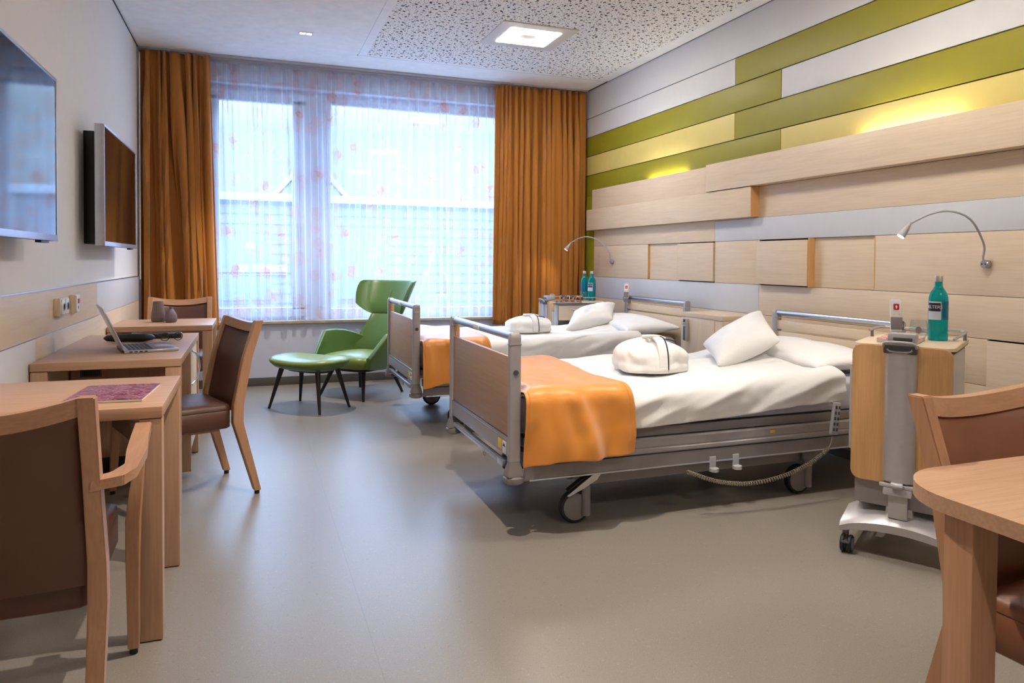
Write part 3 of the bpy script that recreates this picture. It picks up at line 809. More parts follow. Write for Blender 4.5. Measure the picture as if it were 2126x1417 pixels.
# ------------------------------------------------------------------ green wing armchair (front = -Y local)
t_ = thing('wing_armchair', 'green leather high-back wing armchair before the window', 'armchair', (.96, 6.50, 0), R(-47))
def shell(rows, th, nu=22):
    """rows: list of (z, y_back, half width, forward wrap at the edge) -> thick shell"""
    g = M(); outer = []
    def pt(u, row, off):
        z, yb, hw, wr_ = row; yb += .20*smooth01((z-.27)/.8)
        s = u*2-1
        x = hw*math.sin(s*PI/2*.92)/math.sin(PI/2*.92)
        y = yb-wr_*(1-math.cos(abs(s)**1.5*PI/2))
        nx, ny = s*.55*(wr_ > .03), 1
        l = math.hypot(nx, ny)
        return Vector((x+nx/l*off, y+ny/l*off, z))
    n = len(rows)
    rings = []
    for r_ in rows:
        e = 1
        rings.append([pt(i/nu, r_, 0) for i in range(nu+1)]+[pt(i/nu, r_, th*(.55+.45*math.sin(PI*i/nu))) for i in range(nu, -1, -1)])
    # rounded ends
    top = [(a+(Vector(rings[-1][len(rings[-1])-1-i])-Vector(a))*.0) for i, a in enumerate(rings[-1])]
    g.loft(rings, cap=False)
    g.b.verts.ensure_lookup_table()
    m_ = 2*(nu+1); n_ = len(rings)
    for base in (0, (n_-1)*m_):
        for i in range(nu):
            q = [g.b.verts[base+i], g.b.verts[base+i+1], g.b.verts[base+m_-2-i], g.b.verts[base+m_-1-i]]
            g.b.faces.new(q)
    return g
rows_head = [(.700, .235, .165, .035), (.715, .225, .190, .06), (.76, .215, .235, .12), (.80, .215, .262, .16), (.90, .235, .285, .18), (.97, .255, .295, .17), (1.0, .265, .292, .15), (1.012, .275, .28, .13)]
h_ = shell(rows_head, .05).build('headrest', 'leather_green', t_, smooth=70, mods=[('BEVEL', dict(width=.012, segments=3, limit_method='ANGLE')), ('SUBSURF', dict(levels=1, render_levels=1))])
rows_back = [(.27, .20, .265, .10), (.34, .185, .26, .10), (.42, .185, .235, .07), (.52, .195, .205, .045), (.62, .213, .178, .03), (.70, .232, .165, .03)]
shell(rows_back, .05).build('backrest', 'leather_green', t_, smooth=70, mods=[('BEVEL', dict(width=.01, segments=2, limit_method='ANGLE'))])
# centre seam of headrest and back
M().tube([(0, y_+.20*smooth01((z_-.27)/.8)-.001, z_) for y_, z_ in ((.273, 1.006), (.264, .97), (.235, .90), (.2155, .80), (.216, .76), (.225, .72))], .0022, 6).build('seam', 'leather_green', h_)
for s in (-1, 1):
    # arm: a folded wing from the back, outwards and forwards
    out = [(.22, .185), (.12, .270), (.0, .335), (-.13, .350), (-.315, .292)]     # y, x at top edge
    g = M(); rings = []
    for i, (y, xt) in enumerate(out):
        zt = (.50, .555, .578, .570, .375)[i]; xb = (.20, .225, .25, .265, .262)[i]; zb = (.27, .25, .25, .25, .275)[i]
        th = .045
        r_ = [(s*xb, y, zb), (s*(xb+(xt-xb)*.5+.004), y, (zb+zt)/2), (s*(xt-th*.5), y, zt-.01), (s*xt, y, zt), (s*(xt+th*.55), y, zt-.012),
              (s*(xb+(xt-xb)*.5+th), y, (zb+zt)/2-.01), (s*(xb+th), y, zb)]
        rings.append(r_)
    g.loft(rings)
    g.build('arm', 'leather_green', t_, smooth=60, mods=[('BEVEL', dict(width=.012, segments=3, limit_method='ANGLE', angle_limit=R(30))), ('SUBSURF', dict(levels=1, render_levels=2))])
g = M(); rings = []
def seatring(i, z):
    pts = []
    for x, y in rrect(-.262+i, .262-i, -.335+i, .20-i, .11, 6): pts.append((x*(1-.12*smooth01((y+.1)/.35)), y, z+.012*smooth01((-y-.15)/.2)*0))
    return pts
for i, z in ((.05, .262), (.01, .268), (0, .29), (0, .335), (.008, .355), (.03, .372), (.08, .385), (.14, .390)): rings.append(seatring(i, z))
g.loft(rings).build('seat_cushion', 'leather_lime', t_, smooth=60, label='lighter green seat')
M().loft([[(x, y, z) for x, y in rrect(-.22+i, .22-i, -.27+i, .19-i, .10, 6)] for i, z in ((.03, .232), (0, .240), (0, .262))]).build('base_plate', 'black_wood', t_)
for sx, sy in ((-1, -1), (1, -1), (1, 1), (-1, 1)):
    M().cyl((sx*.17, sy*.19-.03, .245), (sx*.243, sy*.28-.03, 0), .022, .011, 14).build('leg', 'black_wood', t_)
# footstool
t_ = thing('footstool', 'lime green leather footstool with black legs before the armchair', 'footstool', (.452, 6.012, 0), R(-47))
def fs(i, z, sad=1):
    pts = []; n = 40
    for k in range(n):
        a = 2*PI*k/n; ca, sa = math.cos(a), math.sin(a)
        x = (.335-i)*math.copysign(abs(ca)**.72, ca); y = (.235-i)*math.copysign(abs(sa)**.8, sa)
        pts.append((x, y, z+sad*(.02*(x/.33)**2-.004)))
    return pts
M().loft([fs(i, z) for i, z in ((.004, .372), (0, .380), (.006, .392), (.03, .408), (.09, .420), (.17, .424), (.22, .424))]).build('cushion', 'leather_lime', t_, smooth=70)
M().loft([fs(i, z, k) for i, z, k in ((.17, .312, 0), (.10, .318, .3), (.035, .340, .7), (.004, .368, 1), (.003, .373, 1))]).build('shell', 'leather_green', t_, smooth=70, label='darker green underside')
M().loft([fs(i, z, 0) for i, z in ((.16, .296), (.14, .302), (.14, .318))]).build('base_plate', 'black_wood', t_)
for sx, sy in ((-1, -1), (1, -1), (1, 1), (-1, 1)):
    M().cyl((sx*.19, sy*.115, .318), (sx*.265, sy*.175, 0), .021, .010, 14).build('leg', 'black_wood', t_)
# ------------------------------------------------------------------ hospital bed (foot end at local x=0, head at x=2.22, near side y=-.48)
def bed(label, loc):
    b_ = thing('hospital_bed', label, 'bed', loc, 0, 'adjustable beds')
    HW = .483
    def endframe(x, name, zp0, zp1, head):
        fr = M().box(x-.011, x+.011, -HW+.017, HW-.017, zp0, zp1, .002).build(name, 'maple_y' if head else 'bed_panel_shaded_y', b_)
        for s in (-1, 1):
            e = M().loft([[(x+px*k, s*HW+py*k, z) for px, py in rrect(-.026, .026, -.018, .018, .008, 3)] for z, k in ((.33, 1), (.868, 1), (.884, .93), (.891, .7))])
            ps = e.build('post', 'bed_metal', fr, label='grey metal post')
            M().box(x-.027, x+.027, s*HW-.019, s*HW+.019, .838, .841, .0005).build('cap_joint', 'chrome', fr)
            M().lathe([(.005, s*.0215), (.012, s*.0215), (.012, s*.0185), (.007, s*.0185)], 16, (x, s*HW, .72), 'y').build('lock_bolt', 'dark_grey_plastic', fr)
        M().tube([(x, -HW+.012, .872), (x, HW-.012, .872)], .0185, 16).build('grab_bar', 'aluminium', fr, label='round metal grab bar')
        return fr
    ft = endframe(0, 'footboard', .430, .782, False)
    # lower aluminium profile and slide rail of the foot end
    M().box(-.020, .016, -HW+.018, HW-.018, .345, .428, .006).build('profile', 'bed_metal', ft)
    M().box(-.0215, -.004, -HW+.018, HW-.018, .416, .428, .004).build('bright_edge', 'aluminium', ft)
    M().box(-.034, -.006, -HW+.10, HW-.10, .300, .322, .006).box(-.036, -.004, -HW+.05, -HW+.12, .297, .324, .004).build('slide_rail', 'aluminium', ft)
    M().box(-.0218, -.0200, -HW+.105, -HW+.150, .362, .404, .0003).build('sticker', 'yellow_sticker', ft)
    g = M().box(-.0218, -.0200, -HW+.045, -HW+.088, .353, .406, .0003); st = g.build('sticker', 'white_plastic', ft)
    M().prism([(-HW+.048, .382), (-HW+.085, .382), (-HW+.0665, .400)], -.0226, -.0218, 'yz').build('printed_mark', 'blue_print', st)
    M().tube([(-.022+.0, -.14+.016*math.cos(a), .286+.016*math.sin(a)) for a in [2*PI*k/14 for k in range(15)]], .002, 6, cap=False).build('hook_ring', 'chrome', ft)
    # little wooden-coloured clips and grip on the bar
    M().box(-.008, .008, HW-.052, HW-.034, .786, .842, .004).build('clip', 'edge_orange', ft)
    M().box(-.022, .022, -.02, .07, .857, .886, .007).build('grip', 'white_plastic', ft)
    for x in (0, 2.22):
        for s in (-1, 1):
            M().loft([[(x+px*k, s*HW+py*k2, z) for px, py in rrect(-.026, .026, -.018, .018, .008, 3)] for z, k, k2 in ((.334, 1, 1), (.325, 1.02, 1.05), (.285, 1.5, 1.9), (.272, 1.55, 2.0))]).build('post_foot', 'grey_plastic', b_)
            M().lathe([(.01, .238), (.038, .238), (.046, .245), (.048, .256), (.046, .266), (.038, .271), (.01, .271)], 28, (x, s*HW, 0)).build('bumper_roller', 'grey_plastic', b_)
    hd = endframe(2.22, 'headboard', .40, .752, True)
    M().box(2.209, 2.231, -HW+.017, HW-.017, .765, .822, .003).build('upper_panel', 'maple_y', hd)
    # side rails
    for s in (-1, 1):
        g = M()
        prof = [(0, .305), (.016, .305), (.022, .312), (.022, .325), (.016, .332), (.020, .338), (.020, .372), (.014, .380), (0, .380)]
        y0 = s*(HW-.022)
        pts = [(y0+s*a, z) for a, z in prof]
        g.prism(pts, .065, 2.16, 'yz')
        g.build('side_guard', 'bed_metal', b_, smooth=25)
        g = M().prism([(y0, .236), (y0+s*.014, .236), (y0+s*.018, .244), (y0+s*.018, .300), (y0, .300)], .055, 2.16, 'yz').build('side_rail', 'bed_metal_dark', b_, smooth=25)
        M().tube([(.075, y0+s*.018, .238), (2.15, y0+s*.018, .238)], .0045, 8).build('bright_edge', 'aluminium', g)
        M().box(.05, 2.17, min(y0, y0-s*.03), max(y0, y0-s*.03), .383, .425, .004).build('platform_edge', 'bed_metal_dark', b_)
        for hx in (1.03, 1.165):
            gg = M().box(hx-.018, hx+.018, min(y0+s*.012, y0+s*.022), max(y0+s*.012, y0+s*.022), .205, .262, .003)
            gg.lathe([(.014, .190), (.023, .192), (.023, .208), (.014, .210)], 18, (hx, y0+s*.03, 0)); gg.build('strap_hook', 'light_grey_plastic', b_)
        if s < 0:
            M().box(1.37, 1.398, y0-.0214, y0-.0200, .350, .364, .0003).build('sticker', 'yellow_sticker', b_)
    M().box(.04, 2.18, -.45, .45, .385, .425, .004).build('mattress_platform', 'bed_metal_dark', b_)
    # mattress
    M().loft([[(x, y, z) for x, y in rrect(.04+i, 2.16-i, -.455+i, .455-i, .07, 5)] for i, z in ((.02, .427), (.002, .437), (0, .455), (0, .555), (.004, .575), (.022, .590), (.06, .594))]).build('mattress', 'mattress_grey', b_, smooth=70)
    # underframe
    g = M().box(.34, 1.86, -.30, -.24, .165, .235, .004).box(.34, 1.86, .24, .30, .165, .235, .004)
    g.box(.42, 1.78, -.40, -.37, .165, .232, .004).box(.42, 1.78, .37, .40, .165, .232, .004)
    g.build('underframe', 'bed_metal_dark', b_)
    M().box(.36, .44, -.42, .42, .175, .230, .006).box(1.68, 1.76, -.42, .42, .175, .230, .006).build('cross_beam', 'bed_metal_dark', b_)
    for x in (.55, 1.45):
        M().bar((x, -.2, .22), (x+.18, -.2, .385), .05, .03).bar((x, .2, .22), (x+.18, .2, .385), .05, .03).build('lift_arm', 'black_plastic', b_)
    M().cyl((.24, -.12, .205), (.24, .12, .205), .045, n=20).build('lift_motor', 'dark_grey_plastic', b_)
    M().box(.20, .50, -.22, .22, .19, .25, .01).build('motor_housing', 'dark_grey_plastic', b_)
    M().lathe([(.002, 0), (.016, .002), (.016, .012), (.002, .014)], 16, (1.31, -.41, .222)).build('release_knob', 'red_plastic', b_)
    # castors
    for x in (.328, 1.612):
        for s in (-1, 1):
            y = s*.405
            ft_ = x < 1
            g = M().lathe([(.060, -.018), (.072, -.017), (.0755, -.010), (.0755, .010), (.072, .017), (.060, .018)], 40, (x, y, .0755), 'y')
            wh = g.build('castor_wheel', 'dark_rubber', b_)
            M().lathe([(.002, -.021), (.052, -.021), (.061, -.0185), (.061, .0185), (.052, .021), (.002, .021)], 40, (x, y, .0755), 'y').build('hub_cover', 'grey_plastic', wh)
            cxx = x+.048
            g = M().cyl((cxx, y-.014*0+s*.022, .035), (cxx, y+s*.022, .175), .021, n=22).lathe([(.024, .172), (.027, .178), (.027, .235), (.022, .245)], 22, (cxx, y+s*.010, 0))
            g.build('castor_column', 'grey_plastic', b_)
            if not ft_: M().lathe([(.0215, .150), (.0225, .151), (.0225, .153), (.0215, .154)], 22, (cxx, y+s*.022, 0)).build('yellow_ring', 'yellow_sticker', b_)
            if ft_ :
                pg = M().prism([(x-.065, .145), (x-.055, .140), (x+.02, .172), (x+.085, .205), (x+.13, .262), (x+.112, .262), (x+.04, .215)], y+s*.050, y+s*.062, 'xz', .002)
                pg.build('brake_pedal', 'chrome', b_)
                M().bar((x-.05, y+s*.03, .158), (x+.11, y+s*.03, .262), .03, .014).build('pedal_cover', 'black_plastic', b_)
    M().box(2.02, 2.16, -.42, .42, .17, .25, .006).build('head_beam', 'bed_metal_dark', b_)
    return b_
B1 = (1.074, 3.385, 0); B2 = (1.094, 5.432, 0)
bd1 = bed('electric hospital bed nearer the viewer', B1)
bd2 = dup(bd1, B2, label='electric hospital bed nearer the window')
# hand control and coiled cord of the nearer bed
t_ = thing('hand_control', 'grey bed hand control hung beside the bedside trolley, on a coiled cord', 'remote control', (2.765, 2.835, .335))
mt = Matrix.Rotation(R(8), 4, 'Y')
M().box(-.022, .022, -.024, -.004, 0, .165, .008, mt).build('body', 'light_grey_plastic', t_)
g = M()
for i in range(5):
    for j in (-1, 1): g.box(j*.010-.006, j*.010+.006, -.0255, -.0235, .02+i*.028, .036+i*.028, .001, mt)
g.build('button', 'dark_grey_plastic', t_)['kind'] = 'stuff'
M().tube([(.02, -.004, .12), (.03, .006, .15), (.0, .010, .165)], .006, 8).build('hanger', 'light_grey_plastic', t_)
path = bez([(-.85, .0, -.112), (-.70, -.02, -.165), (-.52, -.03, -.190), (-.32, -.04, -.168), (-.16, -.045, -.115), (-.055, -.045, -.055)], 40)
pts = []; turns = 70; L_ = len(path)
for i in range(turns*12):
    f_ = i/(turns*12-1)*(L_-1.001); k = int(f_); p = path[k].lerp(path[min(k+1, L_-1)], f_-k)
    d = (path[min(k+1, L_-1)]-path[max(k-1, 0)]).normalized(); u = Vector((0, 1, 0)); v_ = d.cross(u).normalized(); a = 2*PI*i/12
    pts.append(p+(u*math.cos(a)+v_*math.sin(a))*.0085)
pts += bez([pts[-1], (-.03, -.03, -.04), (-.012, -.02, -.015), (-.0, -.014, .005)], 5)[1:]
M().tube(pts, .0024, 5).build('coiled_cord', 'cord_grey', t_)

# ------------------------------------------------------------------ bedding
def duvet_fn(seed):
    def fn(u, v):
        # u along the bed, v across: v=0 hem near side, v=1 far hem
        hem_n, hem_f = -.150-.0, -.13
        a = .50; W_ = 1.30
        head = 1.80+.16*v-.05*math.sin(v*4)
        x = .052+(head-.052)*u
        s = (v-.5)*W_
        drop = 0
        hw = .483
        q = abs(s)-(hw-.06)
        if q <= 0: y, z = s, .632
        else:
            r_ = .075; al = q/r_
            if al < PI/2: y = math.copysign(hw-.06+r_*math.sin(al), s); z = .632-r_*(1-math.cos(al))
            else: y = math.copysign(hw-.06+r_, s); z = .632-r_-(q-r_*PI/2)
        sagx = fbm(x*1.1+seed, v*.8, 1.3)
        n1 = fbm(x*2.2+seed, s*2.6, .5+seed)
        fold = noise.noise(Vector((x*1.5+s*2.2+seed, s*6.5-x*1.6, 2.2)))+.7*noise.noise(Vector((x*2.6, s*13-x*3.4, 5+seed)))+.35*noise.noise(Vector((x*4+seed, s*24-x*7, 1)))
        flat = 1-smooth01((abs(s)-.38)/.12)
        k = .35*flat+1.0*(1-flat)
        top = 1 if q <= .05 else 0
        z += .018*n1*flat+.018*fold*flat*(.3+.7*u)
        bulge = .020*smooth01((abs(s)-.42)/.1)
        y += math.copysign(1, s)*((.042*max(fold, -.42)+.022*n1+.004)*(1-flat)*(.5+.5*u)*(.35+.65*smooth01((u-.22)/.15))+bulge*(1-smooth01((abs(s)-.58)/.1)*.6))
        # rises over the pillow towards the head
        z += .055*smooth01((u-.74)/.26)*flat*(.4+.6*smooth01((v-.2)/.3))
        # nearer the head the hem lifts a little
        if s < 0: z += .03*smooth01((u-.55)/.45)*(1-flat)-.012*math.sin(u*5)*(1-flat)
        z += .02*(1-smooth01(u/.06))*-1*flat
        return (x, y, z)
    return fn
def duvet(label, loc, seed):
    o = M().grid(duvet_fn(seed), 120, 90).build('duvet', 'linen_white', smooth=180, loc=loc, mods=[('SOLIDIFY', dict(thickness=.010, offset=-1)), ('SUBSURF', dict(levels=1, render_levels=1))])
    return tag(o, label, 'duvet', 'duvets on the beds')
duvet('white duvet on the bed nearer the viewer', B1, 0)
duvet('white duvet on the bed nearer the window', B2, 7.3)
def throw_fn(seed):
    def fn(u, v):
        W_ = 1.56; s = (v-.52)*W_
        hw = .512
        x0, x1 = .035, .535
        q = abs(s)-(hw-.045)
        if q <= 0: y, z = s, .650
        else:
            r_ = .06; al = q/r_
            if al < PI/2: y = math.copysign(hw-.045+r_*math.sin(al), s); z = .650-r_*(1-math.cos(al))
            else: y = math.copysign(hw-.045+r_, s); z = .650-r_-(q-r_*PI/2)
        down = smooth01((abs(s)-.46)/.3)
        x = x0+(x1-x0)*u+ (.025*down*(u-.2)) + .012*math.sin(v*11+seed)*u
        n1 = fbm(x*2.5+seed, s*2.2, seed)
        w1 = math.sin(8*u+1.2+seed+3.5*s)*.6+math.sin(17*u-s*5+seed)*.3+.5*noise.noise(Vector((u*3+seed, s*3, 1)))
        flat = 1-smooth01((abs(s)-.42)/.12)
        z += .012*n1*flat+.007*w1*flat-.03*(1-smooth01(u/.10))*flat
        y += math.copysign(1, s)*(.030*w1+.022*n1+.014)*(1-flat)*(.35+.65*down)
        sh = max(0, (abs(s)-.40)/.35)
        y += math.copysign(1, s)*smooth01(sh*2)*(.034*math.exp(-((u-.36-.22*sh)/.085)**2)+.018*math.exp(-((u-.86)/.09)**2)-.012*math.exp(-((u-.15-.1*sh)/.07)**2)+.010)
        if s < 0: z -= .035*(1-u)**2*down-.01*math.sin(u*6)*down
        return (x, y, z)
    return fn
def throw(label, loc, seed):
    o = M().grid(throw_fn(seed), 50, 110).build('bed_throw', 'satin_orange', smooth=180, loc=loc, mods=[('SOLIDIFY', dict(thickness=.004, offset=1)), ('SUBSURF', dict(levels=1, render_levels=1))])
    # stitched hem lines
    f = throw_fn(seed)
    for u in (.035, .955):
        M().tube([Vector(f(u, k/80))+Vector((0, -.0045 if k < 30 else 0, .0045 if 12 < k < 70 else 0)) for k in range(3, 60)], .0009, 4).build('hem_seam', 'satin_orange', o)
    return tag(o, label, 'bed throw', 'orange throws at the foot ends')
throw('orange satin throw over the foot of the bed nearer the viewer', B1, .4)
throw('orange satin throw over the foot of the bed nearer the window', B2, 2.1)

def pillow(label, c4, thick, seed, group=None, up=(0, 0, 1)):
    """inflated cushion between four corner points (in order around)"""
    c4 = [Vector(p) for p in c4]; ctr = sum(c4, Vector())/4
    c = [p-ctr for p in c4]
    nrm = (c[2]-c[0]).cross(c[3]-c[1]).normalized()
    if nrm.z < 0: nrm = -nrm
    def side(sg):
        def fn(u, v):
            # corners stay sharp, sides pull in
            uu = u-.5; vv = v-.5
            pin = .055
            u2 = .5+uu*(1-pin*(1-(2*vv)**2)*0-pin*math.cos(vv*PI)*1.0); v2 = .5+vv*(1-pin*math.cos(uu*PI)*1.0)
            p = c[0].lerp(c[1], u2).lerp(c[3].lerp(c[2], u2), v2)
            e = (max(0, 1-(2*uu)**2)*max(0, 1-(2*vv)**2))**.42
            edge = 1-e
            wr_ = noise.noise(Vector((u*5+seed, v*5, sg)))*.10+noise.noise(Vector((u*11+seed, v*9, sg+3)))*.05
            rad = noise.noise(Vector((math.atan2(vv, uu)*3+seed, sg*2, .3)))*.12*edge
            h = thick*.5*e*(1+wr_+rad)
            return p+nrm*sg*h
        return fn
    g = M().grid(side(1), 36, 36).grid(side(-1), 36, 36)
    bmesh.ops.remove_doubles(g.b, verts=g.b.verts, dist=.0006)
    o = g.build('pillow', 'pillow_white', smooth=180, loc=ctr, mods=[('SUBSURF', dict(levels=1, render_levels=1))])
    return tag(o, label, 'pillow', group)
# large flat head pillows
for (bx, by, _), lab in ((B1, 'large white pillow lying at the head of the bed nearer the viewer'), (B2, 'large white pillow lying at the head of the bed nearer the window')):
    pillow(lab, [(bx+1.70, by-.44, .655), (bx+2.19, by-.46, .668), (bx+2.19, by+.42, .70), (bx+1.70, by+.42, .68)], .15, bx*9+by, 'large head pillows')
pillow('small white cushion leaning up on the bed nearer the viewer', [(2.557, 3.65, .705), (2.990, 3.65, .905), (2.800, 3.25, .765), (2.375, 3.25, .640)], .17, 4.4)
pillow('small white cushion leaning up on the bed nearer the window', [(2.64, 5.66, .760), (3.07, 5.70, .830), (2.85, 5.33, .72), (2.42, 5.35, .640)], .17, 9.1)

def robe(label, loc, rz, seed, sx, sy, h):
    t_ = thing('bathrobe', label, 'bathrobe', loc, rz, 'folded white bathrobes')
    g = M(); rings = []; n = 56
    lv = [(0, .86), (.03, .95), (.12, 1.02), (.22, 1.03), (.30, 1.0), (.36, 1.0), (.50, 1.02), (.64, .97), (.76, .87), (.86, .72), (.94, .50), (.985, .28), (1.0, .10)]
    for zi, k in lv:
        r_ = []
        for j in range(n):
            a = 2*PI*j/n; ca, sa = math.cos(a), math.sin(a)
            q = k*(1+.13*noise.noise(Vector((ca*1.6+seed, sa*1.6, zi*1.5)))+.07*noise.noise(Vector((ca*4, sa*4+seed, zi*5)))+.03*noise.noise(Vector((ca*9, sa*9+seed, zi*12))))
            r_.append((sx*q*math.copysign(abs(ca)**.72, ca), sy*q*math.copysign(abs(sa)**.72, sa), h*zi*(1+.14*noise.noise(Vector((ca*1.5+seed, sa*1.5, 9)))+.05*noise.noise(Vector((ca*5+seed, sa*5, 4))))))
        rings.append(r_)
    g.loft(rings).build('folded_robe', 'terry_white', t_, smooth=180, mods=[('SUBSURF', dict(levels=2, render_levels=2))])
    # folded collar band crossing the front and the top, edged in navy piping
    def band(x_off, lean, w_):
        pr = [(-.99, .06), (-1.035, .20), (-1.0, .42), (-.93, .66), (-.74, .90), (-.45, 1.03), (-.1, 1.05), (.25, 1.02)]
        pts = [(x_off+lean*zz, yy*sy*1.01-.004, zz*h+.004) for yy, zz in pr]
        c = bez(pts, 5)
        g = M(); rings = []
        for p in c:
            rings.append([(p.x-w_/2, p.y-.004, p.z), (p.x+w_/2, p.y-.006, p.z+.001), (p.x+w_/2, p.y+.010, p.z-.008), (p.x-w_/2, p.y+.010, p.z-.008)])
        bd_ = g.loft(rings).build('collar_band', 'terry_white', t_, smooth=60, mods=[('BEVEL', dict(width=.003, segments=2))])
        M().tube([(p.x+w_/2+.001, p.y-.006, p.z+.002) for p in c], .0033, 7).build('piping', 'navy_piping', bd_)
    band(sx*.12, .0, .045)
    c = bez([(sx*.12+.03, -sy*.45, h*1.04), (sx*.35, -sy*.50, h*1.03), (sx*.60, -sy*.38, h*.96), (sx*.72, -sy*.2, h*.86)], 6)
    M().tube(c, .0033, 7).build('piping', 'navy_piping', t_)
    M().tube(bez([(-sx*.25, -sy*.1, h*1.08), (0, -sy*.25, h*1.10), (sx*.2, -sy*.15, h*1.07), (sx*.45, sy*.1, h*.99)], 6), [.010]*19, 8).build('collar_fold', 'terry_white', t_, smooth=80)
    return t_
robe('folded white bathrobe with navy piping on the bed nearer the viewer', (1.96, 3.26, .636), R(-14), 1.0, .185, .155, .165)
robe('folded white bathrobe with navy piping on the bed nearer the window', (2.10, 5.36, .636), R(-8), 6.0, .185, .155, .125)

# ------------------------------------------------------------------ built-in cabinet between the beds
t_ = thing('bedside_cabinet', 'maple cabinet with keypad lock standing between the two beds', 'cabinet', (3.262, 4.46, 0))
M().box(-.152, .150, -.255, .255, .06, .790, .002).build('body', 'maple_z', t_)
M().box(-.156, .150, -.258, .258, .791, .822, .002).build('worktop', 'maple_y', t_)
M().box(-.158, -.1525, -.165, .195, .505, .785, .001).build('door', 'maple_z', t_)
M().box(-.158, -.1525, -.165, .195, .10, .498, .001).build('drawer', 'maple_z', t_)
lk = M().box(-.186, -.158, .150, .182, .610, .775, .003).build('keypad_lock', 'light_grey_plastic', t_)
M().box(-.1875, -.186, .153, .179, .615, .720, .0004).build('keypad', 'keypad', lk)
M().lathe([(.002, 0), (.013, 0), (.013, .016), (.002, .018)], 16, (-.203, .166, .745), 'x').build('knob', 'chrome', lk)
M().box(-.187, -.180, .153, .179, .755, .772, .0004).build('dial_window', 'black_plastic', lk)
sk = M().box(-.10, .10, -.262, -.255, .52, .715, .002).build('socket_panel', 'white_plastic', t_)
g = M()
for i in range(2):
    for j in range(2): g.box(-.085+i*.09, -.008+i*.09, -.2635, -.262, .53+j*.09, .612+j*.09, .001)
g.build('socket_cover', 'light_grey_plastic', sk)
M().box(-.13, .13, -.23, .23, 0, .06, .001).build('plinth', 'dark_grey_plastic', t_)

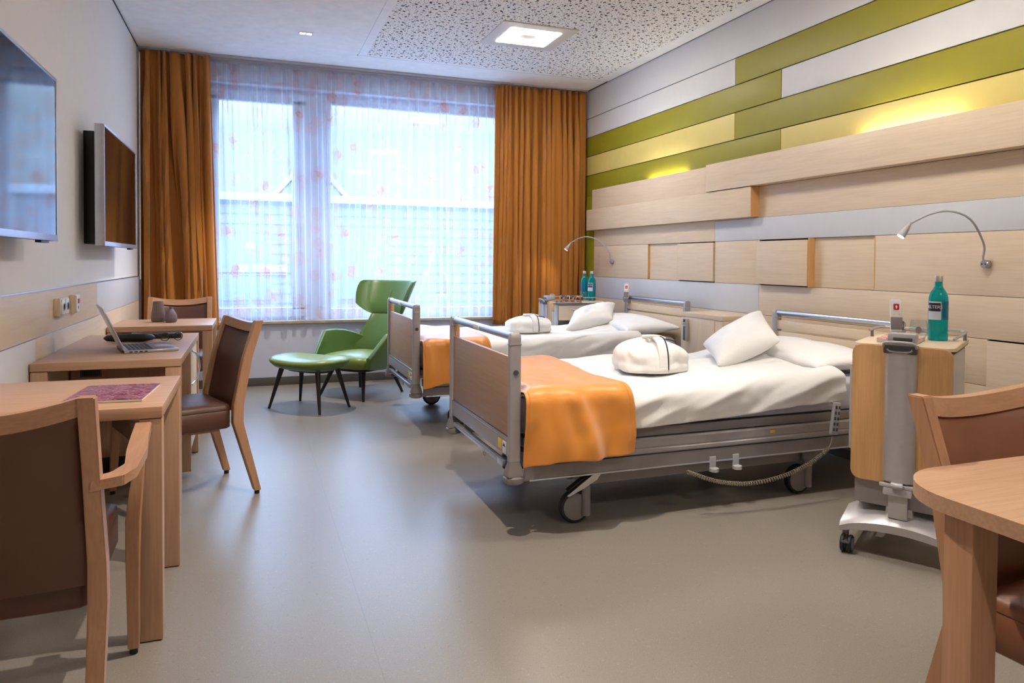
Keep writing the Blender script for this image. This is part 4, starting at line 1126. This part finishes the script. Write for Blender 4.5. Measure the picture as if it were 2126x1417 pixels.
# ------------------------------------------------------------------ bedside trolleys (flap faces -X local, cabinet behind it)
def trolley(label, loc, rz, H, drawer):
    t_ = thing('bedside_trolley', label, 'bedside trolley', loc, rz, 'hospital bedside trolleys')
    hw = .18; D = .50
    # hanging flap
    fl = M().prism(rrect(-hw, hw, H-.56, H-.004, .035, 6), 0, .020, 'yz', .0015).build('fold_down_flap', 'flap_z', t_)
    for s in (-1, 1): M().box(.002, .020, s*(hw+.0045)-.0045, s*(hw+.0045)+.0045, H-.44, H-.09, .002).build('edge_guard', 'light_grey_plastic', fl)
    # silver column before the flap
    rings = []
    for z in (H-.545, H-.02):
        rings.append([(-.001, -.058, z)]+[(-.006-.030*math.cos(a*.0+PI*k/2-PI/2*0) if False else -.004-.028*math.sin(PI*k/12), -.058*math.cos(PI*k/12), z) for k in range(1, 12)]+[(-.001, .058, z)])
    col = M().loft(rings).build('column_cover', 'trolley_silver', t_, smooth=60)
    g = M().box(-.030, .012, -.060, .060, H-.03, H+.006, .006); g.build('column_head', 'dark_grey_plastic', t_)
    M().tube(bez([(-.028, -.060, H-.004), (-.042, -.050, H+.014), (-.046, 0, H+.018), (-.042, .050, H+.014), (-.028, .060, H-.004)], 6), .0055, 10).build('release_handle', 'light_grey_plastic', t_)
    M().tube(bez([(-.032, -.045, H-.012), (-.036, -.03, H-.022), (-.036, .03, H-.022), (-.032, .045, H-.012)], 5), .004, 8).build('inner_handle', 'grey_plastic', t_)
    M().box(.0, .07, -.052, .052, H+.006, H+.050, .012).build('hinge_housing', 'light_grey_plastic', t_)
    M().box(-.004, .03, -.04, .03, H+.02, H+.034, .004).build('hinge_slot', 'dark_grey_plastic', t_)
    # arm and clamp below
    M().box(-.012, .010, -.035, .035, .175, H-.50, .006).build('lift_arm', 'trolley_silver', t_)
    g = M().bar((-.024, -.066, H-.560), (-.024, .066, H-.560), .016, .014, .004).tube([(-.034, -.02, H-.556), (-.038, 0, H-.556), (-.034, .02, H-.556)], .012, 10)
    g.box(-.030, -.006, -.052, .052, H-.60, H-.566, .006)
    g.build('clamp', 'light_grey_plastic', t_)
    # body
    body0 = .205
    x0 = .045
    if drawer:
        g = M().box(x0, D, hw-.025, hw-.005, body0, H-.03, .003).box(x0, x0+.02, -hw+.01, hw-.01, body0, H-.03, .003).box(D-.02, D, -hw+.01, hw-.01, body0, H-.03, .003)
        g.box(x0, D, -hw+.01, hw-.01, body0, body0+.02, .002).box(x0, D, -hw+.02, hw-.01, H-.26, H-.245, .002).box(x0, D, -hw+.02, hw-.01, H-.44, H-.425, .002)
        g.build('body', 'trolley_silver', t_)
        dr = M().box(x0+.022, D-.022, -hw, -hw+.02, H-.17, H-.035, .003).build('drawer', 'maple_x', t_)
        M().tube(bez([(x0+.13, -hw, H-.055), (x0+.17, -hw-.022, H-.072), (x0+.235, -hw-.028, H-.078), (x0+.30, -hw-.022, H-.072), (x0+.345, -hw, H-.055)], 6), .0055, 8).build('handle', 'aluminium', dr)
        M().box(x0+.03, D-.022, -hw+.004, -hw+.018, body0+.02, H-.42, .002).build('lower_door', 'maple_x', t_)
        g = M()
        for yy in (-hw+.004, hw-.03): g.box(x0-.022, x0+.0, yy, yy+.026, body0-.03, H-.02, .004)
        g.build('guide_post', 'aluminium', t_)
        M().box(D-.09, D-.025, -.10, .05, H-.425, H-.34, .004).build('shelf_box', 'grey_plastic', t_)
    else:
        g = M().prism([(x0, -hw+.012), (D-.06, -hw+.004), (D-.02, -hw+.012), (D, -hw+.05), (D, hw-.05), (D-.02, hw-.01), (x0, hw-.01)], body0, H-.032, 'xy', .003)
        g.build('body', 'trolley_silver', t_, smooth=40)
        M().box(.022, x0+.01, -hw+.014, hw-.012, body0+.004, H-.04, .004).build('side_panel', 'bed_metal_dark', t_)
    tp = M().prism(rrect(.012, D+.03, -hw-.005, hw+.005, .055, 8), H-.014, H, 'xy', .002).build('top_board', 'maple_x' if True else '', t_)
    M().prism(rrect(.014, D+.028, -hw-.003, hw+.003, .055, 8), H-.020, H-.014, 'xy').build('edge_band', 'black_plastic', tp)
    M().prism(rrect(.035, D+.01, -hw+.015, hw-.015, .045, 8), H-.032, H-.020, 'xy').build('neck', 'light_grey_plastic', t_)
    # gallery rail round three sides
    z = H+.032
    rp = [(.07, -hw+.006, z), (D-.05, -hw+.004, z), (D, -hw+.02, z), (D+.018, -hw+.06, z), (D+.018, hw-.06, z), (D, hw-.02, z), (D-.05, hw-.004, z), (.30, hw-.004, z)] if not drawer else [(D-.15, -hw+.10, z), (D-.02, -hw+.11, z), (D+.012, -hw+.14, z), (D+.012, hw-.06, z), (D-.03, hw-.01, z), (.10, hw-.004, z)]
    rl = M().tube(bez(rp, 5), .0055, 10).build('gallery_rail', 'aluminium', t_)
    for q in ((rp[1][0]-.03, rp[1][1]), (rp[4][0], rp[4][1]) if not drawer else (rp[3][0], rp[3][1]), (rp[-1][0]+.05, rp[-1][1])):
        M().cyl((q[0], q[1], H-.012), (q[0], q[1], z), .0075, .006, 12).build('rail_bracket', 'grey_plastic', rl)
    # cast base with arch, and four twin castors
    g = M(); rings = []
    for i in range(13):
        u = i/12*2-1; yy = u*.212
        zt = .132+.042*(1-u*u)**.8; zb = .088+.030*(1-abs(u)**2.2)
        xw = .045+.01*(1-u*u)
        rings.append([(-.030, yy, zb), (-.036, yy, zt-.022), (-.020, yy, zt-.006), (.10, yy*.97, zt+.036), (.15, yy*.95, zt+.030), (.16, yy*.95, zb+.02)])
    bs = g.loft(rings).build('base', 'trolley_silver', t_, smooth=40)
    for s in (-1, 1): M().loft([[(0.0, s*.185-.02, .09), (0.0, s*.185+.02, .09), (0, s*.185+.02, .124), (0, s*.185-.02, .124)], [(.50, s*.20-.022, .09), (.50, s*.20+.022, .09), (.50, s*.20+.022, .118), (.50, s*.20-.022, .118)]]).build('base_leg', 'trolley_silver', bs)
    M().box(.05, .30, -.06, .06, .115, .135, .01).box(.02, .08, -.05, .05, .13, .215, .01).build('lift_column', 'trolley_silver', t_)
    for x in (.0, .47):
        for s in (-1, 1):
            yy = s*.205 if x < .1 else s*.20
            g = M()
            for q in (-1, 1): g.lathe([(.012, -.008), (.032, -.008), (.0365, -.004), (.0365, .004), (.032, .008), (.012, .008)], 26, (x-.015, yy+q*.014-.02, .0365), 'y')
            cw = g.build('castor_wheel', 'dark_rubber', t_)
            g = M()
            for q in (-1, 1): g.lathe([(.002, -.0095), (.024, -.0095), (.024, .0095), (.002, .0095)], 22, (x-.015, yy+q*.014-.02, .0365), 'y')
            g.build('hub_cover', 'grey_plastic', cw)
            M().cyl((x+.004, yy-.01, .045), (x+.004, yy-.01, .092), .013, n=14).build('castor_stem', 'grey_plastic', t_)
            M().loft([[(x-.055+dx, yy-.036+dy, .048+dz) for dy, dz in ((0, 0), (.032, 0), (.032, .006), (0, .006))] for dx, dz in ((0, 0), (.02, 0), (.045, 0))]).build('brake_tab', 'dark_grey_plastic', t_)
    return t_
T1H, T2H = .872, .832
tr1 = trolley('bedside trolley with wooden flap and silver column beside the nearer bed', (2.445, 2.147, 0), R(32), T1H, False)
tr2 = trolley('bedside trolley with a drawer beyond the bed nearer the window', (2.585, 6.175, 0), R(-2.5), T2H, True)

def bottle(label, loc, rz):
    t_ = thing('water_bottle', label, 'bottle', loc, rz, 'teal glass water bottles')
    pf = [(.002, 0), (.036, 0), (.0385, .004), (.0385, .030), (.0365, .036), (.0385, .042), (.0385, .165), (.037, .185), (.031, .206), (.021, .222), (.0155, .232), (.0138, .262), (.0150, .264), (.0150, .270), (.0, .270)]
    M().lathe(pf, 40).build('glass_body', 'teal_glass', t_, smooth=50)
    M().lathe([(.0385*0+.001, .252), (.0155, .252), (.0160, .255), (.0160, .276), (.0145, .2785), (.001, .2785)], 28).build('cap', 'brass_cap', t_)
    def wrap(a0, a1, z0, z1, r, name, mat, par):
        g = M(); n = 14; rings = []
        for k in range(n+1):
            a = R(a0+(a1-a0)*k/n); c_, s_ = math.cos(a), math.sin(a)
            rings.append([(c_*(r-.0003), s_*(r-.0003), z0), (c_*r, s_*r, z0), (c_*r, s_*r, z1), (c_*(r-.0003), s_*(r-.0003), z1)])
        return g.loft(rings).build(name, mat, par, smooth=60)
    lb = wrap(-300, 58, .090, .168, .0391, 'label_band', 'label_blue', t_)
    fr_ = wrap(-58, 28, .090, .168, .0394, 'front_label', 'label_silver', lb)
    wrap(-54, 24, .126, .162, .0397, 'name_field', 'label_navy', lb)
    g = text_bm('SELTERS', .019)
    for v in g.b.verts:
        a = R(-15)+v.co.x/.0400; rr = .0400+v.co.z*.5
        v.co = Vector((rr*math.cos(a), rr*math.sin(a), .144+v.co.y))
    g.build('lettering', 'white_plastic', lb, smooth=0)
    return t_
plain('label_blue', srgb(20, 100, 150), .4); plain('label_silver', srgb(196, 206, 216), .4); plain('label_navy', srgb(22, 28, 56), .4)
bt = bottle('teal glass water bottle on the trolley beside the nearer bed', (2.785, 2.262, T1H+.001), R(-152))
bt.scale = (1.0, 1.0, 1.0)
b2_ = dup(bt, (3.045, 6.13, T2H+.001), R(-130), 'right one of the two teal water bottles on the far trolley, label to the front')
b3_ = dup(bt, (3.02, 6.235, T2H+.001), R(60), 'left one of the two teal water bottles on the far trolley, half hidden')
def tumbler(label, loc):
    t_ = thing('drinking_glass', label, 'glass', loc, 0, 'drinking glasses on the trolleys')
    M().lathe([(.002, .001), (.022, .001), (.026, .006), (.034, .030), (.0355, .046), (.033, .070), (.029, .088), (.0278, .088), (.0318, .070), (.0342, .046), (.0328, .031), (.025, .010), (.002, .008)], 32).build('glass_body', 'drinking_glass', t_, smooth=60)
    g = M(); n = 18; ring = []
    for k in range(n):
        a = 2*PI*k/n; th = R(-140)+.32*math.cos(a); ring.append(th)
    g.loft([[(rr*math.cos(R(-140)+.32*math.cos(2*PI*k/n)), rr*math.sin(R(-140)+.32*math.cos(2*PI*k/n)), .046+.015*math.sin(2*PI*k/n)) for k in range(n)] for rr in (.0352, .0362)])
    g.build('printed_badge', 'grey_plastic', t_, smooth=60)
    return t_
tumbler('clear stemless glass beside the bottle on the nearer trolley', (2.70, 2.285, T1H+.001))
tumbler('clear stemless glass before the two bottles on the far trolley', (2.968, 6.145, T2H+.001))
# book and nurse call handset on trolley 1
t_ = thing('book', 'thin book with a red and white cover on the nearer trolley', 'book', (2.60, 2.285, T1H+.001), R(32))
M().box(-.10, .10, -.075, .075, 0, .014, .001).build('pages', 'paper', t_)
M().box(-.101, .101, -.076, .076, .014, .0155, .0003).build('cover', 'cover_red', t_)
def handset(label, loc, rz, tilt=-8):
    t_ = thing('nurse_call_handset', label, 'call handset', loc, rz, 'nurse call handsets')
    mt = Matrix.Rotation(R(tilt), 4, 'X')
    M().box(-.0225, .0225, -.010, .010, 0, .135, .008, mt).build('body', 'white_plastic', t_)
    M().box(-.0225, .0225, -.0112, -.0098, .008, .060, .0006, mt).build('lower_field', 'grey_plastic', t_)
    M().prism(rrect(-.011, .011, .090, .116, .004, 3), -.0115, -.0098, 'xz', mat=mt).build('call_button', 'red_plastic', t_)
    M().prism([(-.002, .096), (.002, .096), (.002, .1), (.0045, .1035), (0, .1105), (-.0045, .1035), (-.002, .1)], -.0122, -.0115, 'xz', mat=mt).build('nurse_symbol', 'white_plastic', t_)
    g = M()
    for s in (-1, 1): g.lathe([(.0005, -.0112), (.003, -.0112), (.003, -.0098), (.0005, -.0098)], 10, (s*.011, 0, .072), 'y').xf
    g.xf(mt).build('light_button', 'yellow_sticker', t_)
    M().tube(bez([(0, .004, .004), (0, .012, -.03), (.01, .02, -.07)], 5), .0025, 6).build('cord', 'light_grey_plastic', t_)
    return t_
handset('white nurse call handset with red button above the nearer trolley', (2.528, 2.246, .918), R(-35))
t_ = thing('handset_holder', 'grey swivel holder of the call handset on the nearer trolley', 'holder', (2.548, 2.262, T1H+.002), R(32))
M().cyl((0, 0, 0), (0, 0, .052), .011, n=14).build('post', 'grey_plastic', t_)
M().box(-.03, .09, -.018, .018, .048, .082, .012).build('arm', 'light_grey_plastic', t_)
M().box(.035, .055, -.020, .020, .046, .084, .003).build('clamp', 'dark_grey_plastic', t_)
handset('white nurse call handset clipped to the headboard of the far bed', (3.262, 5.85, .865), R(-48), -6)
t_ = thing('handset_holder', 'grey clamp on the headboard bar of the far bed', 'holder', (3.277, 5.862, .83), 0)
M().box(-.022, -.002, -.025, .025, .0, .06, .004).box(-.02, .018, .022, .042, .01, .05, .004).build('clamp', 'grey_plastic', t_)
# reading matter and metal bits on trolley 2
t_ = thing('magazine', 'open magazine hanging over the front corner of the far trolley', 'magazine', (2.74, 6.04, T2H+.004), R(-8))
M().grid(lambda u, v: ((u-.5)*.25, (v-.5)*.19, .004+.012*math.sin(u*PI)*(1-.3*v)-.018*(1-smooth01(v/.18))), 14, 8).build('open_pages', 'cover_brown', t_, smooth=60, mods=[('SOLIDIFY', dict(thickness=.004, offset=1))])
for loc, rz, lab in (((2.80, 6.205, T2H+.028), 12, 'left one of two rolled magazines on the far trolley'), ((2.862, 6.13, T2H+.028), 12, 'right one of two rolled magazines on the far trolley')):
    t_ = thing('rolled_magazine', lab, 'magazine', loc, R(rz), 'rolled magazines')
    M().tube([(-.055, 0, 0), (.055, -.05, 0)], .024, 24, cap=False).build('cover', 'cover_brown', t_, smooth=60, mods=[('SOLIDIFY', dict(thickness=.003, offset=-1))])
    M().tube([(-.056, .0005, 0), (.056, -.0505, 0)], .0195, 20, cap=False).build('inner_pages', 'paper', t_, smooth=60, mods=[('SOLIDIFY', dict(thickness=.003, offset=-1))])
t_ = thing('medication_box', 'small grey box standing at the back of the far trolley', 'box', (2.70, 6.27, T2H+.001), R(-4))
M().box(-.02, .02, -.02, .02, 0, .055, .004).build('body', 'light_grey_plastic', t_)
M().box(-.012, .012, -.012, .012, .055, .062, .003).build('lid', 'edge_orange', t_)

# ------------------------------------------------------------------ reading lamps on the panelling
def reading_lamp(label, base, pts, aim):
    t_ = thing('reading_lamp', label, 'wall lamp', base, 0, 'flexible reading lamps')
    b_ = Vector(base); P_ = [Vector(p)-b_ for p in pts]
    M().lathe([(.003, -.0), (.019, -.0), (.021, -.003), (.021, -.026), (.018, -.030), (.003, -.030)], 24, (0, 0, 0), 'x').build('base', 'aluminium', t_)
    g = M()
    for s in (-1, 1): g.lathe([(.0005, -.031), (.004, -.031), (.004, -.0295), (.0005, -.0295)], 10, (0, s*.009, 0), 'x')
    g.build('screw', 'black_plastic', t_)
    c = bez([(-.025, 0, 0), (-.035, 0, .03)]+P_, 8)
    M().tube(c, .0052, 10).build('gooseneck', 'light_grey_plastic', t_)
    e = P_[-1]; d = (P_[-1]-P_[-2]).normalized()
    d = Vector(aim).normalized()
    a = e-d*.01
    M().tube([a, a+d*.02, a+d*.045, a+d*.075, a+d*.085], [.006, .010, .015, .019, .0195], 20).build('lamp_head', 'light_grey_plastic', t_)
    M().cyl(a+d*.0835, a+d*.0868, .0165, n=20).build('bulb', 'lamp_glow', t_)
    q = d.to_track_quat('-Z', 'Y').to_euler()
    spot('reading_beam', a+d*.095, q, 5, WARM, R(110), .8, .015, parent=t_)
    return t_
reading_lamp('flexible reading lamp on the wall over the nearer bed', (3.4145, 2.507, 1.203), [(3.36, 2.49, 1.30), (3.27, 2.49, 1.415), (3.19, 2.535, 1.458), (3.13, 2.60, 1.445), (3.07, 2.66, 1.40)], (-.5, .25, -.85))
reading_lamp('flexible reading lamp on the wall over the bed by the window', (3.4145, 6.40, 1.203), [(3.36, 6.39, 1.30), (3.27, 6.43, 1.41), (3.19, 6.53, 1.452), (3.12, 6.62, 1.43), (3.07, 6.68, 1.385)], (-.5, .3, -.85))

# ------------------------------------------------------------------ outside the window
struct(M().box(-30, 40, 7.8, 60, -4.2, -4.0, 0).build('ground', 'out_ground'))
m, t, b = nt('out_cladding')
v = coords(t)
wv2 = N(t, 'ShaderNodeTexWave', wave_type='BANDS', bands_direction='Z', i_Scale=1.6, i_Distortion=0); L(t, v, wv2.inputs['Vector'])
L(t, ramp(t, wv2.outputs[0], [(0, srgb(70, 66, 76)), (.1, srgb(104, 94, 102)), (1, srgb(108, 98, 104))]), b.inputs['Base Color']); b.inputs['Roughness'].default_value = .8
MATS['out_cladding'] = m
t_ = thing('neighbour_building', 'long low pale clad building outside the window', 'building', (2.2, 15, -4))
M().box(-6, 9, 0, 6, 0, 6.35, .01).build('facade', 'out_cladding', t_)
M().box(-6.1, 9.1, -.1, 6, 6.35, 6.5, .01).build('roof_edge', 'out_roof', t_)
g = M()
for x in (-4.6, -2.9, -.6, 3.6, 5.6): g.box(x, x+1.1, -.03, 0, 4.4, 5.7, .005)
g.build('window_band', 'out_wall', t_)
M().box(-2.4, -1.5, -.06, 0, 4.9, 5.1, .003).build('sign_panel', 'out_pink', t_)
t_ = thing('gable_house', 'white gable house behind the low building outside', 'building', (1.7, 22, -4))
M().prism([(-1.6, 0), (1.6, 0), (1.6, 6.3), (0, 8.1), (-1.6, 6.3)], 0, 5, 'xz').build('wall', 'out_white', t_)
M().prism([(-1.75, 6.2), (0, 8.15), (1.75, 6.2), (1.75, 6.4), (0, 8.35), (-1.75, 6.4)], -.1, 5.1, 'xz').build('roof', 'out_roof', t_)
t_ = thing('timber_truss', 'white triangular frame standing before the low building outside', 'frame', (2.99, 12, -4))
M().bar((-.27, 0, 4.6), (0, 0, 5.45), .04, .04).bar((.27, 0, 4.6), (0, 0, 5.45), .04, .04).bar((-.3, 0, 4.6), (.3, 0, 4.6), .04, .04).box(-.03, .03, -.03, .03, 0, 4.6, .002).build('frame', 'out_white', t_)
t_ = thing('street_lamp', 'lit street lamp outside the left window half', 'street lamp', (.009, 12, -4))
M().cyl((0, 0, 0), (0, 0, 5.38), .04, .03, 10).build('pole', 'out_wall', t_)
M().lathe([(.002, 5.38), (.07, 5.38), (.06, 5.44), (.002, 5.48)], 16).build('lamp_head', 'street_glow', t_)
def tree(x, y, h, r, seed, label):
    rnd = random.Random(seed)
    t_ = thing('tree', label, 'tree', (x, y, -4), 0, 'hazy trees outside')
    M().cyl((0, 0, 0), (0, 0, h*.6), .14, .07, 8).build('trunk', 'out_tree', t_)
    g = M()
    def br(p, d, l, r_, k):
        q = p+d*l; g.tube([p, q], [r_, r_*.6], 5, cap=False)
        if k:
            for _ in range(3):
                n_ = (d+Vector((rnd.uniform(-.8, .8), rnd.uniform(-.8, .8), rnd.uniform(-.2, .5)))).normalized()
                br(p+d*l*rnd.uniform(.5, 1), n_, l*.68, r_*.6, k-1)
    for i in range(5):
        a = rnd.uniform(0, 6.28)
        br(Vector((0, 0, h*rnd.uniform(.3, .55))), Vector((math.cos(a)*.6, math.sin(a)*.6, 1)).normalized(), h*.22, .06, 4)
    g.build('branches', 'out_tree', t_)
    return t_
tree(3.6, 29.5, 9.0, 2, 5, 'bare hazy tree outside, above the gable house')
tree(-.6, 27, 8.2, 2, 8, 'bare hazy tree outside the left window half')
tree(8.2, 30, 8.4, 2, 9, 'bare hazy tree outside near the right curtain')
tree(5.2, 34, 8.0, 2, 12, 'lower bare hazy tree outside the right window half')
